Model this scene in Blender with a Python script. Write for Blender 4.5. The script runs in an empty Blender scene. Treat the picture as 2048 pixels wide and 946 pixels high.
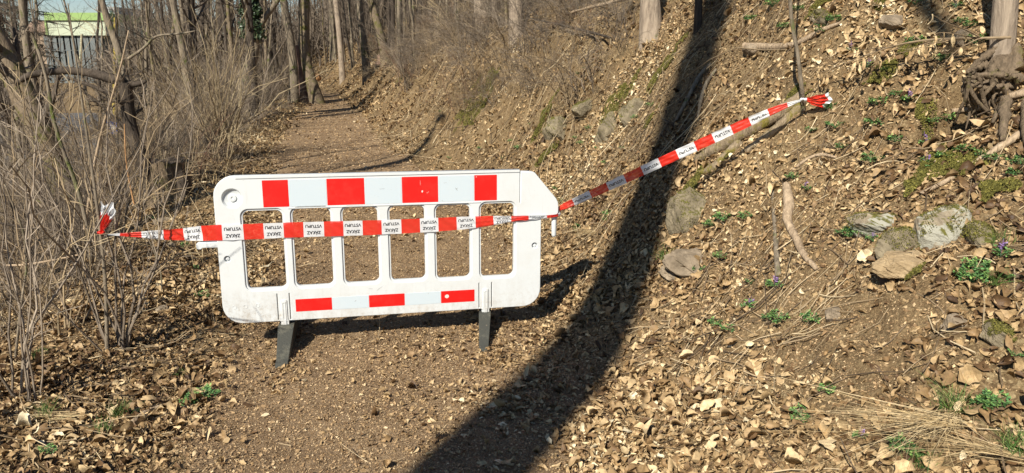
import bpy, math
import numpy as np
from mathutils import Vector, Matrix
from math import radians as rad, sin, cos, pi

C = bpy.context.scene
col = C.collection

# ------------------------------------------------------------------ camera
CAMH = 1.79
PITCH = rad(13.5)
F = 1490.0
cd = bpy.data.cameras.new('camera'); cam = bpy.data.objects.new('camera', cd); col.objects.link(cam)
cam.location = (0, 0, CAMH); cam.rotation_euler = (rad(90) - PITCH, 0, 0)
cd.sensor_fit = 'HORIZONTAL'; cd.sensor_width = 36; cd.lens = 36 * F / 2048
cd.clip_start = 0.05; cd.clip_end = 3000
C.camera = cam
# ------------------------------------------------------------------ light
AZ = np.array([0.447, 0.894]); ELEV = rad(39.4)
w = bpy.data.worlds.new('World'); C.world = w; w.use_nodes = True
nt = w.node_tree; nt.nodes.clear()
so = nt.nodes.new('ShaderNodeOutputWorld'); bg = nt.nodes.new('ShaderNodeBackground'); sk = nt.nodes.new('ShaderNodeTexSky')
sk.sky_type = 'NISHITA'; sk.sun_disc = False; sk.sun_elevation = ELEV; sk.sun_rotation = rad(206.6)
sk.air_density = 1.0; sk.dust_density = 0.0; sk.ozone_density = 3.0
bg.inputs[1].default_value = 0.060
nt.links.new(sk.outputs[0], bg.inputs[0]); nt.links.new(bg.outputs[0], so.inputs[0])
sl = bpy.data.lights.new('sun', 'SUN'); sl.energy = 5.0; sl.angle = rad(0.5); sl.color = (1.0, 0.925, 0.80)
sun = bpy.data.objects.new('sun', sl); col.objects.link(sun)
SUND = Vector((AZ[0] * cos(ELEV), AZ[1] * cos(ELEV), -sin(ELEV)))
sun.rotation_euler = SUND.to_track_quat('-Z', 'Y').to_euler()
C.view_settings.view_transform = 'Standard'; C.view_settings.look = 'None'
C.view_settings.exposure = 0.58; C.view_settings.gamma = 1
C.view_settings.use_curve_mapping = False
C.cycles.max_bounces = 6; C.cycles.transparent_max_bounces = 12

# ------------------------------------------------------------------ noise and terrain
def hsh(ix, iy, seed):
    n = (ix * 374761393 + iy * 668265263 + seed * 982451653) & 0xffffffff
    n = ((n ^ (n >> 13)) * 1274126177) & 0xffffffff
    return ((n ^ (n >> 16)) & 0xffffffff) / 4294967296.0

def vnoise(x, y, seed=0):
    ix = np.floor(x).astype(np.int64); iy = np.floor(y).astype(np.int64)
    fx = x - ix; fy = y - iy
    fx = fx * fx * (3 - 2 * fx); fy = fy * fy * (3 - 2 * fy)
    a = hsh(ix, iy, seed); b = hsh(ix + 1, iy, seed); c = hsh(ix, iy + 1, seed); d = hsh(ix + 1, iy + 1, seed)
    return (a + (b - a) * fx) * (1 - fy) + (c + (d - c) * fx) * fy - 0.5

def fbm(x, y, seed=0, oct=4):
    s = 0; a = 1.0; f = 1.0
    for i in range(oct):
        s = s + a * vnoise(x * f, y * f, seed + i); a *= .5; f *= 2.03
    return s

def sp(x, k):
    return np.where(k * x > 30, x, np.log1p(np.exp(np.minimum(k * x, 30))) / k)

def right_edge(y):
    return np.interp(y, [0, 2, 3, 5, 7.5, 10, 15, 22, 28, 38, 60], [.95, .8, .6, .3, .0, -.5, -2.5, -4.2, -5.8, -8.7, -18])

def left_edge(y):
    return np.interp(y, [0, 2.5, 5, 9, 13, 22, 31, 45, 70], [-1.5, -1.6, -2.0, -3.1, -4.4, -6.7, -8.4, -13, -22])

def H(x, y, fine=True):
    x = np.asarray(x, float); y = np.asarray(y, float)
    wob = .18 * fbm(x * .0 + 3.3, y * .55, 5, 2) + .12 * fbm(x * .8, y * .8, 8, 2)
    s = x - right_edge(y) + wob; t = left_edge(y) - x + wob
    m = np.interp(y, [0, 3, 5, 7, 11, 16, 30, 45], [.6, .75, 1.15, 1.45, 1.35, 1.15, 1.05, .9])
    zb = .35 * sp(s, 8) + (m - .35) * sp(s - .5, 6)
    zc = np.interp(y, [0, 5, 9, 20, 38, 60], [2.7, 2.5, 2.3, 2.2, 2.3, 2.2])
    zb = zb - .62 * sp(zb - zc, 3)
    zb = zb - (.36 * sp(s - 25, .4))
    zl = .09 * np.exp(-((t - .8) / .5) ** 2) - .55 * sp(t - 1.4, 2.5)
    zl = -3.1 + sp(zl + 3.1, 3)
    z = zb + zl
    z = z + .07 * np.clip(y - 55, 0, 120) * (1 - np.exp(-np.clip(y - 55, 0, 200) / 30)) * np.clip((x + 55) / 40, 0.25, 1)
    bank = 1 / (1 + np.exp(-(s - .3) * 6)); 
    verge = 1 / (1 + np.exp(-(t + .1) * 5))
    z = z + bank * (.16 * fbm(x * .9, y * .9, 11, 3)) + verge * .08 * fbm(x * 1.3, y * 1.3, 13, 3)
    # small terraces of earth between the roots of the steep bank
    z = z + bank * .06 * np.abs(fbm(x * 2.1 + y, y * 1.4, 17, 3)) + bank * .62 * np.clip((y - 6.5) / 5, 0, 1) * (.3 - np.abs(fbm(x * .9 + .5 * y, y * .45 - .3 * x, 19, 4)))
    q = fbm(x * 1.5 - .6 * y, y * .8 + .5 * x, 23, 4); z = z + bank * (.05 + .10 * np.clip((y - 5.5) / 3, 0, 1)) * (np.clip(np.abs(q) * 9, 0, 1) - 1) + bank * .05 * np.clip((y - 5) / 3, 0, 1) * fbm(x * 4, y * 3, 27, 3)
    # hollow under the roots of the right-hand tree
    z = z - .60 * np.exp(-(((x - 2.46) / .22) ** 2 + ((y - 4.04) / .13) ** 2) ** 2)
    if fine:
        z = z + (.012 + .03 * bank + .02 * verge) * fbm(x * 6, y * 6, 21, 4)
    return z

def Hs(x, y):
    return float(H(np.array([x]), np.array([y]), True)[0])

def normals(x, y, e=.06):
    gx = (H(x + e, y) - H(x - e, y)) / (2 * e); gy = (H(x, y + e) - H(x, y - e)) / (2 * e)
    n = np.stack([-gx, -gy, np.ones_like(gx)], -1)
    return n / np.linalg.norm(n, axis=-1, keepdims=True)

def ray(px, py):
    c, s = cos(PITCH), sin(PITCH); a = (px - 1024) / F; b = -(py - 473) / F
    return np.array([a, c + b * s, -s + b * c])

def hit(px, py):
    """the point of the ground that the photograph shows at a pixel"""
    d = ray(px, py); t = np.concatenate([np.arange(1.5, 12, .01), np.arange(12, 90, .05)])
    P = np.array([0, 0, CAMH])[None] + t[:, None] * d[None]
    below = P[:, 2] < H(P[:, 0], P[:, 1])
    i = int(np.argmax(below)) if below.any() else len(t) - 1
    return P[i].copy()

def at(px, py, Y):
    d = ray(px, py); t = Y / d[1]
    return np.array([0, 0, CAMH]) + t * d

# ------------------------------------------------------------------ object helpers
def tag(o, label=None, cat=None, group=None, kind=None):
    if label: o['label'] = label
    if cat: o['category'] = cat
    if group: o['group'] = group
    if kind: o['kind'] = kind
    return o

def empty(name, loc, rz=0, **k):
    o = bpy.data.objects.new(name, None); col.objects.link(o); o.empty_display_size = .1
    o.location = loc; o.rotation_euler = (0, 0, rz)
    return tag(o, **k)

def mesh(name, V, Fs, mats, parent=None, rnd=None, smooth=False, midx=None):
    V = np.asarray(V, np.float32)
    Fs = [np.asarray(f, np.int32) for f in (Fs if isinstance(Fs, list) else [Fs]) if len(f)]
    me = bpy.data.meshes.new(name)
    me.vertices.add(len(V)); me.vertices.foreach_set('co', V.ravel())
    L = np.concatenate([f.ravel() for f in Fs]); n = np.concatenate([np.full(len(f), f.shape[1], np.int32) for f in Fs])
    me.loops.add(len(L)); me.loops.foreach_set('vertex_index', L)
    st = np.concatenate([[0], np.cumsum(n)[:-1]]).astype(np.int32)
    me.polygons.add(len(n)); me.polygons.foreach_set('loop_start', st)
    me.polygons.foreach_set('use_smooth', np.full(len(n), smooth, bool))
    if midx is not None: me.polygons.foreach_set('material_index', np.asarray(midx, np.int32))
    if rnd is not None:
        a = me.attributes.new('rnd', 'FLOAT', 'POINT'); a.data.foreach_set('value', np.asarray(rnd, np.float32))
    me.update(calc_edges=True)
    for m in (mats if isinstance(mats, (list, tuple)) else [mats]): me.materials.append(m)
    o = bpy.data.objects.new(name, me); col.objects.link(o)
    if parent is not None: o.parent = parent
    return o

def copy_tree(o, parent=None):
    c = o.copy(); col.objects.link(c); c.parent = parent
    for ch in list(o.children): copy_tree(ch, c)
    return c

class Geo:
    """collects vertices and faces, then becomes ONE mesh object"""
    def __init__(s): s.V = []; s.Q = []; s.T = []; s.R = []; s.n = 0; s.MQ = []; s.MT = []
    def add(s, V, Q=None, T=None, r=0.5, m=0):
        V = np.asarray(V, float).reshape(-1, 3)
        s.V.append(V); s.R.append(np.broadcast_to(r, (len(V),)).astype(float))
        if Q is not None and len(Q): s.Q.append(np.asarray(Q) + s.n); s.MQ.append(np.full(len(Q), m))
        if T is not None and len(T): s.T.append(np.asarray(T) + s.n); s.MT.append(np.full(len(T), m))
        s.n += len(V)
        return s
    def build(s, name, mats, parent=None, smooth=False):
        Fs = []; mi = []
        if s.Q: Fs.append(np.concatenate(s.Q)); mi.append(np.concatenate(s.MQ))
        if s.T: Fs.append(np.concatenate(s.T)); mi.append(np.concatenate(s.MT))
        return mesh(name, np.concatenate(s.V), Fs, mats, parent, np.concatenate(s.R), smooth, np.concatenate(mi))

def tubes(P, R, sides=4, cap=False):
    """P (B,n,3) centre lines, R (B,n) radii"""
    P = np.asarray(P, float); R = np.asarray(R, float); B, n, _ = P.shape
    T = np.gradient(P, axis=1); T /= np.linalg.norm(T, axis=2, keepdims=True) + 1e-9
    ref = np.where(np.abs(T[:, :1, 2:3]) < .8, np.array([0, 0, 1.]), np.array([1., 0.13, 0])) * np.ones((B, n, 1))
    A = np.cross(T, ref); A /= np.linalg.norm(A, axis=2, keepdims=True) + 1e-9
    Bn = np.cross(T, A)
    an = np.arange(sides) * 2 * pi / sides
    V = P[:, :, None] + R[:, :, None, None] * (np.cos(an)[None, None, :, None] * A[:, :, None] + np.sin(an)[None, None, :, None] * Bn[:, :, None])
    idx = np.arange(B * n * sides).reshape(B, n, sides); r = np.roll(idx, -1, 2)
    Q = np.stack([idx[:, :-1], r[:, :-1], r[:, 1:], idx[:, 1:]], -1).reshape(-1, 4)
    V = V.reshape(-1, 3)
    return V, Q

def box(x0, x1, y0, y1, z0, z1):
    V = np.array([[x, y, z] for x in (x0, x1) for y in (y0, y1) for z in (z0, z1)], float)
    Q = [[0, 1, 3, 2], [4, 6, 7, 5], [0, 4, 5, 1], [2, 3, 7, 6], [0, 2, 6, 4], [1, 5, 7, 3]]
    return V, Q

# ------------------------------------------------------------------ materials
def N(t, ty, **k):
    n = t.nodes.new(ty)
    for a, b in k.items(): setattr(n, a, b)
    return n

def mat(name):
    m = bpy.data.materials.new(name); m.use_nodes = True
    return m, m.node_tree, m.node_tree.nodes['Principled BSDF']

def ramp(t, fac, stops):
    r = N(t, 'ShaderNodeValToRGB'); el = r.color_ramp.elements
    while len(el) < len(stops): el.new(.5)
    for e, (p, c) in zip(el, stops): e.position = p; e.color = (*c, 1)
    t.links.new(fac, r.inputs[0]); return r.outputs[0]

def noise(t, scale, detail=6, rough=.6, vec=None, dist=0):
    n = N(t, 'ShaderNodeTexNoise'); n.inputs['Scale'].default_value = scale; n.inputs['Detail'].default_value = detail
    n.inputs['Roughness'].default_value = rough; n.inputs['Distortion'].default_value = dist
    if vec is not None: t.links.new(vec, n.inputs['Vector'])
    return n.outputs['Fac']

def coords(t, sc=(1, 1, 1), kind='Object'):
    tc = N(t, 'ShaderNodeTexCoord'); mp = N(t, 'ShaderNodeMapping'); mp.inputs['Scale'].default_value = sc
    t.links.new(tc.outputs[kind], mp.inputs[0]); return mp.outputs[0]

def mix(t, fac, a, b):
    n = N(t, 'ShaderNodeMix', data_type='RGBA')
    for s, v in ((0, fac), (6, a), (7, b)):
        if isinstance(v, (int, float)): n.inputs[s].default_value = v
        elif isinstance(v, tuple): n.inputs[s].default_value = (*v, 1)
        else: t.links.new(v, n.inputs[s])
    return n.outputs[2]

def bump(t, b, h, st, dist):
    n = N(t, 'ShaderNodeBump'); n.inputs['Strength'].default_value = st; n.inputs['Distance'].default_value = dist
    t.links.new(h, n.inputs['Height']); t.links.new(n.outputs[0], b.inputs['Normal'])

def attr(t, nm='rnd'):
    a = N(t, 'ShaderNodeAttribute'); a.attribute_name = nm; return a.outputs['Fac']

def rnd_mat(name, stops, rough=.75, nscale=60, namt=.35, bst=0, spec=.3):
    m, t, b = mat(name)
    c = ramp(t, attr(t), stops)
    n = noise(t, nscale, 4, .6, coords(t))
    mr = N(t, 'ShaderNodeMapRange'); mr.inputs[1].default_value = .3; mr.inputs[2].default_value = .7
    mr.inputs[3].default_value = 1 - namt; mr.inputs[4].default_value = 1 + namt * .6
    t.links.new(n, mr.inputs[0])
    h = N(t, 'ShaderNodeVectorMath', operation='SCALE'); t.links.new(c, h.inputs[0]); t.links.new(mr.outputs[0], h.inputs['Scale'])
    t.links.new(h.outputs[0], b.inputs['Base Color'])
    b.inputs['Roughness'].default_value = rough; b.inputs['Specular IOR Level'].default_value = spec
    if bst: bump(t, b, n, bst, .01)
    return m

M = {}
def ground_material():
    m, t, b = mat('ground_soil')
    co = coords(t)
    big = noise(t, 1.3, 5, .6, co); mid = noise(t, 14, 6, .65, co); fin = noise(t, 90, 5, .7, co, .6)
    soil = ramp(t, mid, [(.3, (0.064, 0.041, 0.020)), (.5, (0.161, 0.106, 0.054)), (.7, (0.278, 0.196, 0.104))])
    chips = ramp(t, fin, [(.38, (0.064, 0.041, 0.022)), (.5, (0.182, 0.123, 0.063)), (.6, (0.321, 0.234, 0.125)), (.68, (0.492, 0.383, 0.225))])
    v = N(t, 'ShaderNodeTexVoronoi'); v.inputs['Scale'].default_value = 70; v.inputs['Randomness'].default_value = 1
    wv = N(t, 'ShaderNodeVectorMath', operation='ADD'); nn = N(t, 'ShaderNodeTexNoise'); nn.inputs['Scale'].default_value = 25
    t.links.new(co, nn.inputs['Vector']); t.links.new(co, wv.inputs[0])
    sc = N(t, 'ShaderNodeVectorMath', operation='SCALE'); sc.inputs['Scale'].default_value = .05
    t.links.new(nn.outputs['Color'], sc.inputs[0]); t.links.new(sc.outputs[0], wv.inputs[1]); t.links.new(wv.outputs[0], v.inputs['Vector'])
    vc = N(t, 'ShaderNodeSeparateColor'); t.links.new(v.outputs['Color'], vc.inputs[0])
    litter = ramp(t, vc.outputs[0], [(0, (0.107, 0.069, 0.035)), (.5, (0.214, 0.149, 0.076)), (.8, (0.321, 0.234, 0.125)), (1, (0.450, 0.352, 0.198))])
    c1 = mix(t, .55, soil, chips)
    c2 = mix(t, ramp(t, big, [(.4, (0, 0, 0)), (.62, (.75, .75, .75))]), c1, litter)
    t.links.new(c2, b.inputs['Base Color']); b.inputs['Roughness'].default_value = .95; b.inputs['Specular IOR Level'].default_value = .15
    add = N(t, 'ShaderNodeMath', operation='ADD'); t.links.new(mid, add.inputs[0])
    mu = N(t, 'ShaderNodeMath', operation='MULTIPLY'); mu.inputs[1].default_value = .5; t.links.new(fin, mu.inputs[0]); t.links.new(mu.outputs[0], add.inputs[1])
    bump(t, b, add.outputs[0], .9, .03)
    return m
M['ground'] = ground_material()

def bark(name, dark, light, moss=0.0, scale=1.0, mosscol=(.10, .12, .03), band=False):
    m, t, b = mat(name)
    co = coords(t, (9 * scale, 9 * scale, 1.6 * scale)); n = noise(t, 3.5, 8, .65, co, .5); n2 = noise(t, 1.1, 4, .6, coords(t))
    c = ramp(t, n, [(.32, dark), (.5, tuple((a + d) / 2 for a, d in zip(dark, light))), (.68, light)])
    c = mix(t, ramp(t, n2, [(.35, (0, 0, 0)), (.7, (.5, .5, .5))]), c, tuple(x * 1.25 for x in light))
    if moss: c = mix(t, ramp(t, noise(t, 4 * scale, 6, .7, coords(t)), [(.62 - moss * .5, (0, 0, 0)), (.7 - moss * .4, (.95, .95, .95))]), c, mosscol)
    t.links.new(c, b.inputs['Base Color']); b.inputs['Roughness'].default_value = .9; b.inputs['Specular IOR Level'].default_value = .15
    bump(t, b, n, .8, .03)
    return m
M['bark'] = bark('bark_grey_brown', (.055, .044, .032), (.29, .24, .175), .14)
M['bark_dark'] = bark('bark_dark', (.02, .016, .013), (.10, .08, .062))
M['bark_pale'] = bark('bark_pale', (.13, .10, .075), (.40, .325, .245), .06, .8)
M['bark_moss'] = bark('bark_mossy', (.06, .048, .032), (.27, .21, .145), .22, 1.0, (.13, .125, .04))
M['bark_root'] = bark('root_bark', (.05, .038, .026), (.22, .165, .11), .14, 1.5, (.13, .12, .035))
M['bark_red'] = bark('bark_reddish', (.13, .075, .055), (.33, .22, .17))
M['moss_wood'] = bark('mossy_dead_wood', (.12, .09, .055), (.38, .30, .20), .24, 2.2, (.20, .17, .035))
M['wood'] = bark('dry_wood', (.16, .11, .07), (.52, .40, .27), 0, 1.5)
M['cutwood'] = bark('fresh_cut_wood', (.35, .18, .08), (.65, .38, .18))
M['twig'] = rnd_mat('twigs', [(0, (0.052, 0.036, 0.024)), (.35, (0.177, 0.126, 0.076)), (.7, (0.374, 0.284, 0.171)), (1, (0.541, 0.436, 0.274))], .8, 20, .3)
M['twig_dark'] = rnd_mat('dark_twigs', [(0, (.06, .047, .036)), (.5, (.17, .135, .10)), (1, (.33, .27, .205))], .85, 20, .3)
M['cane'] = rnd_mat('canes', [(0, (.13, .06, .04)), (.3, (.17, .12, .07)), (.65, (.27, .205, .12)), (1, (.42, .34, .21))], .7, 20, .3)
M['leaf'] = rnd_mat('dead_leaf', [(0, (0.062, 0.033, 0.014)), (.16, (0.136, 0.078, 0.034)), (.36, (0.262, 0.168, 0.078)), (.6, (0.396, 0.276, 0.140)), (.8, (0.528, 0.386, 0.210)), (.93, (0.604, 0.473, 0.280)), (1, (0.717, 0.614, 0.413))], .6, 45, .38, .3, .35)
M['crumb'] = rnd_mat('leaf_crumbs', [(0, (0.103, 0.059, 0.028)), (.35, (0.268, 0.172, 0.087)), (.7, (0.464, 0.323, 0.176)), (1, (0.700, 0.553, 0.342))], .85, 60, .2)
M['straw'] = rnd_mat('dry_grass', [(0, (0.312, 0.223, 0.113)), (.5, (0.520, 0.396, 0.208)), (1, (0.707, 0.567, 0.341))], .7, 30, .2)
M['green'] = rnd_mat('green_leaf', [(0, (.05, .12, .05)), (.5, (.11, .24, .08)), (1, (.26, .42, .11))], .55, 60, .25)
M['gblade'] = rnd_mat('green_grass', [(0, (.03, .07, .015)), (.5, (.07, .15, .03)), (.85, (.16, .24, .06)), (1, (.45, .38, .18))], .6, 40, .2)
M['ivy'] = rnd_mat('ivy_leaf', [(0, (.012, .03, .012)), (.6, (.04, .075, .03)), (1, (.11, .14, .07))], .4, 40, .2, 0, .5)
M['needle'] = rnd_mat('fir_needles', [(0, (.010, .022, .012)), (1, (.03, .055, .028))], .7, 10, .2)
M['flower'] = rnd_mat('violet_petals', [(0, (.20, .11, .28)), (1, (.36, .25, .44))], .6, 60, .2)

M['mossf'] = rnd_mat('moss_shoots', [(0, (.05, .05, .012)), (.5, (.14, .13, .03)), (1, (.28, .25, .055))], .9, 30, .2)
def rockmat(name, c0, c1, mossy, white=0.0):
    m, t, b = mat(name); co = coords(t)
    n = noise(t, 9, 8, .7, co, .4)
    c = ramp(t, n, [(.3, c0), (.6, c1)])
    if white: c = mix(t, ramp(t, noise(t, 4, 5, .7, coords(t, (1, 1, 2))), [(.52 - white * .2, (0, 0, 0)), (.56 - white * .2, (1, 1, 1))]), c, (.34, .33, .27))
    if mossy:
        g = N(t, 'ShaderNodeNewGeometry'); sx = N(t, 'ShaderNodeSeparateXYZ'); t.links.new(g.outputs['Normal'], sx.inputs[0])
        ad = N(t, 'ShaderNodeMath', operation='MULTIPLY_ADD'); ad.inputs[1].default_value = .35; t.links.new(sx.outputs[2], ad.inputs[0])
        t.links.new(noise(t, 6, 6, .7, co), ad.inputs[2])
        c = mix(t, ramp(t, ad.outputs[0], [(.80 - mossy * .4, (0, 0, 0)), (.86 - mossy * .35, (1, 1, 1))]), c, mix(t, noise(t, 50, 3, .6, co), (.05, .055, .012), (.16, .145, .035)))
    t.links.new(c, b.inputs['Base Color']); b.inputs['Roughness'].default_value = .9; b.inputs['Specular IOR Level'].default_value = .2
    bump(t, b, n, .8, .03)
    return m
M['rock'] = rockmat('grey_brown_stone', (.10, .078, .052), (.32, .255, .18), 0)
M['rock_moss'] = rockmat('mossy_stone', (.09, .075, .048), (.27, .225, .15), .2)
M['rock_white'] = rockmat('lichen_white_stone', (.13, .105, .075), (.36, .30, .21), .10, .25)
M['sandy'] = rockmat('sandy_earth', (.22, .155, .085), (.45, .34, .20), 0)
M['moss'] = rockmat('moss_cushion', (.07, .075, .015), (.24, .22, .045), 0)

def plain(name, c, rough=.5, spec=.5, dirt_sheen=0.0, dcol=(.35, .29, .20), dscale=3):
    m, t, b = mat(name)
    if dirt_sheen:
        n = noise(t, dscale, 7, .75, coords(t)); n2 = noise(t, 60, 3, .7, coords(t))
        c2 = mix(t, ramp(t, n, [(.50, (0, 0, 0)), (.78, (dirt_sheen, dirt_sheen, dirt_sheen))]), c, dcol)
        c2 = mix(t, ramp(t, n2, [(.68, (0, 0, 0)), (.72, (dirt_sheen * 1.2,) * 3)]), c2, (.25, .2, .15))
        t.links.new(c2, b.inputs['Base Color'])
    else: b.inputs['Base Color'].default_value = (*c, 1)
    b.inputs['Roughness'].default_value = rough; b.inputs['Specular IOR Level'].default_value = spec
    return m

# ------------------------------------------------------------------ ground sheet
def warp(n, lo, hi, c0, c1, fine):
    """grid lines: even between c0 and c1, growing outwards"""
    a = list(np.arange(c0, c1 + fine / 2, fine)); st = fine
    x = a[-1]
    while x < hi: st *= 1.045; x += st; a.append(x)
    st = fine; x = a[0]; left = []
    while x > lo: st *= 1.045; x -= st; left.append(x)
    return np.array(left[::-1] + a)
gx = warp(0, -700, 700, -3.2, 4.2, .022); gy = warp(0, -300, 1200, 1.7, 8.0, .022)
X, Y = np.meshgrid(gx, gy, indexing='ij')
Z = H(X, Y)
near = np.exp(-np.clip(np.hypot(X, Y - 4) - 8, 0, 100) / 6)
Z = Z + near * (.012 * np.abs(fbm(X * 17, Y * 17, 31, 3)))
nx, ny = X.shape; idx = np.arange(nx * ny).reshape(nx, ny)
Q = np.stack([idx[:-1, :-1], idx[1:, :-1], idx[1:, 1:], idx[:-1, 1:]], -1).reshape(-1, 4)
g = mesh('ground', np.stack([X, Y, Z], -1).reshape(-1, 3), [Q], M['ground'], smooth=True)
tag(g, kind='structure')

# the trodden path: a thin crust of fine brown chips laid over the ground sheet
def path_material():
    m, t, b = mat('path_chips'); co = coords(t)
    big = noise(t, 2.2, 5, .6, co); mid = noise(t, 30, 5, .7, co, .8); fin = noise(t, 120, 4, .75, co, .8)
    c = ramp(t, mid, [(.34, (.16, .102, .055)), (.5, (.34, .235, .132)), (.66, (.50, .36, .22))])
    c = mix(t, .5, c, ramp(t, fin, [(.36, (.08, .05, .03)), (.5, (.27, .19, .115)), (.63, (.55, .42, .27))]))
    c = mix(t, ramp(t, big, [(.4, (0, 0, 0)), (.6, (.55, .55, .55))]), c, (.17, .112, .066))
    t.links.new(c, b.inputs['Base Color']); b.inputs['Roughness'].default_value = .95; b.inputs['Specular IOR Level'].default_value = .15
    ad = N(t, 'ShaderNodeMath', operation='ADD'); t.links.new(mid, ad.inputs[0]); t.links.new(fin, ad.inputs[1])
    bump(t, b, ad.outputs[0], .9, .015)
    return m
ys = np.concatenate([np.arange(.5, 9, .04), np.arange(9, 45, .25)]); us = np.linspace(0, 1, 70)
Yp, U = np.meshgrid(ys, us, indexing='ij')
wl = .25 * fbm(Yp * .9, Yp * 0, 41, 3); wr = .22 * fbm(Yp * 1.1, Yp * 0 + 5, 43, 3)
Xp = (left_edge(Yp) + .15 + wl) * (1 - U) + (right_edge(Yp) - .02 + wr) * U
edge = np.minimum(U, 1 - U)
Zp = H(Xp, Yp) + .004 + .016 * np.clip(edge / .12, 0, 1) - .02 * (edge < .001) + .006 * fbm(Xp * 20, Yp * 20, 47, 3)
idx = np.arange(Yp.size).reshape(Yp.shape)
Q = np.stack([idx[:-1, :-1], idx[:-1, 1:], idx[1:, 1:], idx[1:, :-1]], -1).reshape(-1, 4)
tag(mesh('path', np.stack([Xp, Yp, Zp], -1).reshape(-1, 3), [Q], path_material(), smooth=True), kind='structure')

# the street on lower ground beyond the left-hand shrubs
asph, t_, b_ = mat('asphalt'); cc = ramp(t_, noise(t_, 3, 6, .7, coords(t_)), [(.3, (.07, .07, .07)), (.7, (.13, .13, .13))]); t_.links.new(cc, b_.inputs['Base Color']); b_.inputs['Roughness'].default_value = .9
V = []; 
xs = np.linspace(-85, -19, 60); yy = np.linspace(24, 66, 40)
A, B = np.meshgrid(xs, yy, indexing='ij'); B = B + .12 * (A + 40)
idx = np.arange(A.size).reshape(A.shape); Q = np.stack([idx[:-1, :-1], idx[1:, :-1], idx[1:, 1:], idx[:-1, 1:]], -1).reshape(-1, 4)
tag(mesh('road', np.stack([A, B, np.maximum(H(A, B), -3.1) + .05], -1).reshape(-1, 3), [Q], asph), kind='structure')

# ------------------------------------------------------------------ the plastic barrier
BO = np.array([-1.7692, 4.3238, .105 + .09]); BU = np.array([.97843, .20643, -.00763]); BV = np.array([.00483, .01406, .99989]); BN = np.array([.20652, -.97836, .01276])
def bw(s, v, n): return BO + s * BU + v * BV + n * BN
BM = Matrix(((BU[0], BV[0], BN[0], BO[0]), (BU[1], BV[1], BN[1], BO[1]), (BU[2], BV[2], BN[2], BO[2]), (0, 0, 0, 1)))
bar = bpy.data.objects.new('barrier', None); col.objects.link(bar); bar.empty_display_size = .2
bar.matrix_world = BM
tag(bar, 'white plastic barrier with red reflective stripes standing across the path', 'barrier')
PL = plain('white_plastic', (.62, .65, .66), .42, .45, .32, (.50, .45, .36), 2.3)
def grime(m):
    """mud splashed up from the path: thickest along the lower edge and the lower left corner"""
    t = m.node_tree; b = t.nodes['Principled BSDF']; src = b.inputs['Base Color'].links[0].from_socket
    co = coords(t); sx = N(t, 'ShaderNodeSeparateXYZ'); t.links.new(co, sx.inputs[0])
    def mr(v, a, b_, c, d):
        n = N(t, 'ShaderNodeMapRange'); [setattr(n.inputs[i + 1], 'default_value', q) for i, q in enumerate((a, b_, c, d))]; t.links.new(v, n.inputs[0]); return n.outputs[0]
    def mu(a, b_, op='MULTIPLY'):
        n = N(t, 'ShaderNodeMath', operation=op)
        for i, q in enumerate((a, b_)):
            if isinstance(q, float): n.inputs[i].default_value = q
            else: t.links.new(q, n.inputs[i])
        return n.outputs[0]
    low = mr(sx.outputs[1], .24, .0, 0, 1.25); left = mr(sx.outputs[0], .55, .0, .45, 1)
    sp_ = ramp(t, noise(t, 38, 5, .75, co), [(.50, (0, 0, 0)), (.66, (1, 1, 1))]); bl = ramp(t, noise(t, 7, 6, .7, coords(t, (1.6, .6, 1))), [(.42, (0, 0, 0)), (.68, (1, 1, 1))])
    f = mu(mu(low, left), mu(mu(sp_, .5), mu(bl, .6), 'ADD'))
    c = mix(t, f, src, (.30, .23, .15))
    streak = ramp(t, noise(t, 9, 6, .75, coords(t, (5, .45, 1))), [(.56, (0, 0, 0)), (.70, (.20, .20, .20))])
    c = mix(t, streak, c, (.42, .40, .35))
    t.links.new(c, b.inputs['Base Color'])
grime(PL)
RED = plain('red_reflective', (.66, .012, .010), .32, .5, .22, (.50, .12, .09), 7)
WHT = plain('white_reflective', (.53, .61, .66), .32, .5, .55, (.60, .64, .64), 2.5)  # cloudy mix paints the film's bluish reflections into its colour
FOOT = plain('grey_recycled_rubber', (.06, .062, .054), .85, .2, 1.0, (.19, .18, .135), 9)
bump(FOOT.node_tree, FOOT.node_tree.nodes['Principled BSDF'], noise(FOOT.node_tree, 45, 6, .75, coords(FOOT.node_tree)), .6, .01)

def arc(cx_, cy_, r, a0, a1, n=7):
    return [(cx_ + r * cos(rad(a0 + (a1 - a0) * i / n)), cy_ + r * sin(rad(a0 + (a1 - a0) * i / n))) for i in range(n + 1)]
def rrect(x0, x1, y0, y1, r):
    return arc(x1 - r, y1 - r, r, 0, 90) + arc(x0 + r, y1 - r, r, 90, 180) + arc(x0 + r, y0 + r, r, 180, 270) + arc(x1 - r, y0 + r, r, 270, 360)
def quad_round(p, r):
    """rounded quadrilateral through four corners"""
    out = []; p = [np.array(q, float) for q in p]
    for i in range(4):
        a, b, c = p[i - 1], p[i], p[(i + 1) % 4]
        d1 = (a - b) / np.linalg.norm(a - b); d2 = (c - b) / np.linalg.norm(c - b)
        for k in range(8):
            t = k / 7; out.append(tuple((1 - t) ** 2 * (b + d1 * r) + 2 * t * (1 - t) * b + t * t * (b + d2 * r)))
    return out
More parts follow.
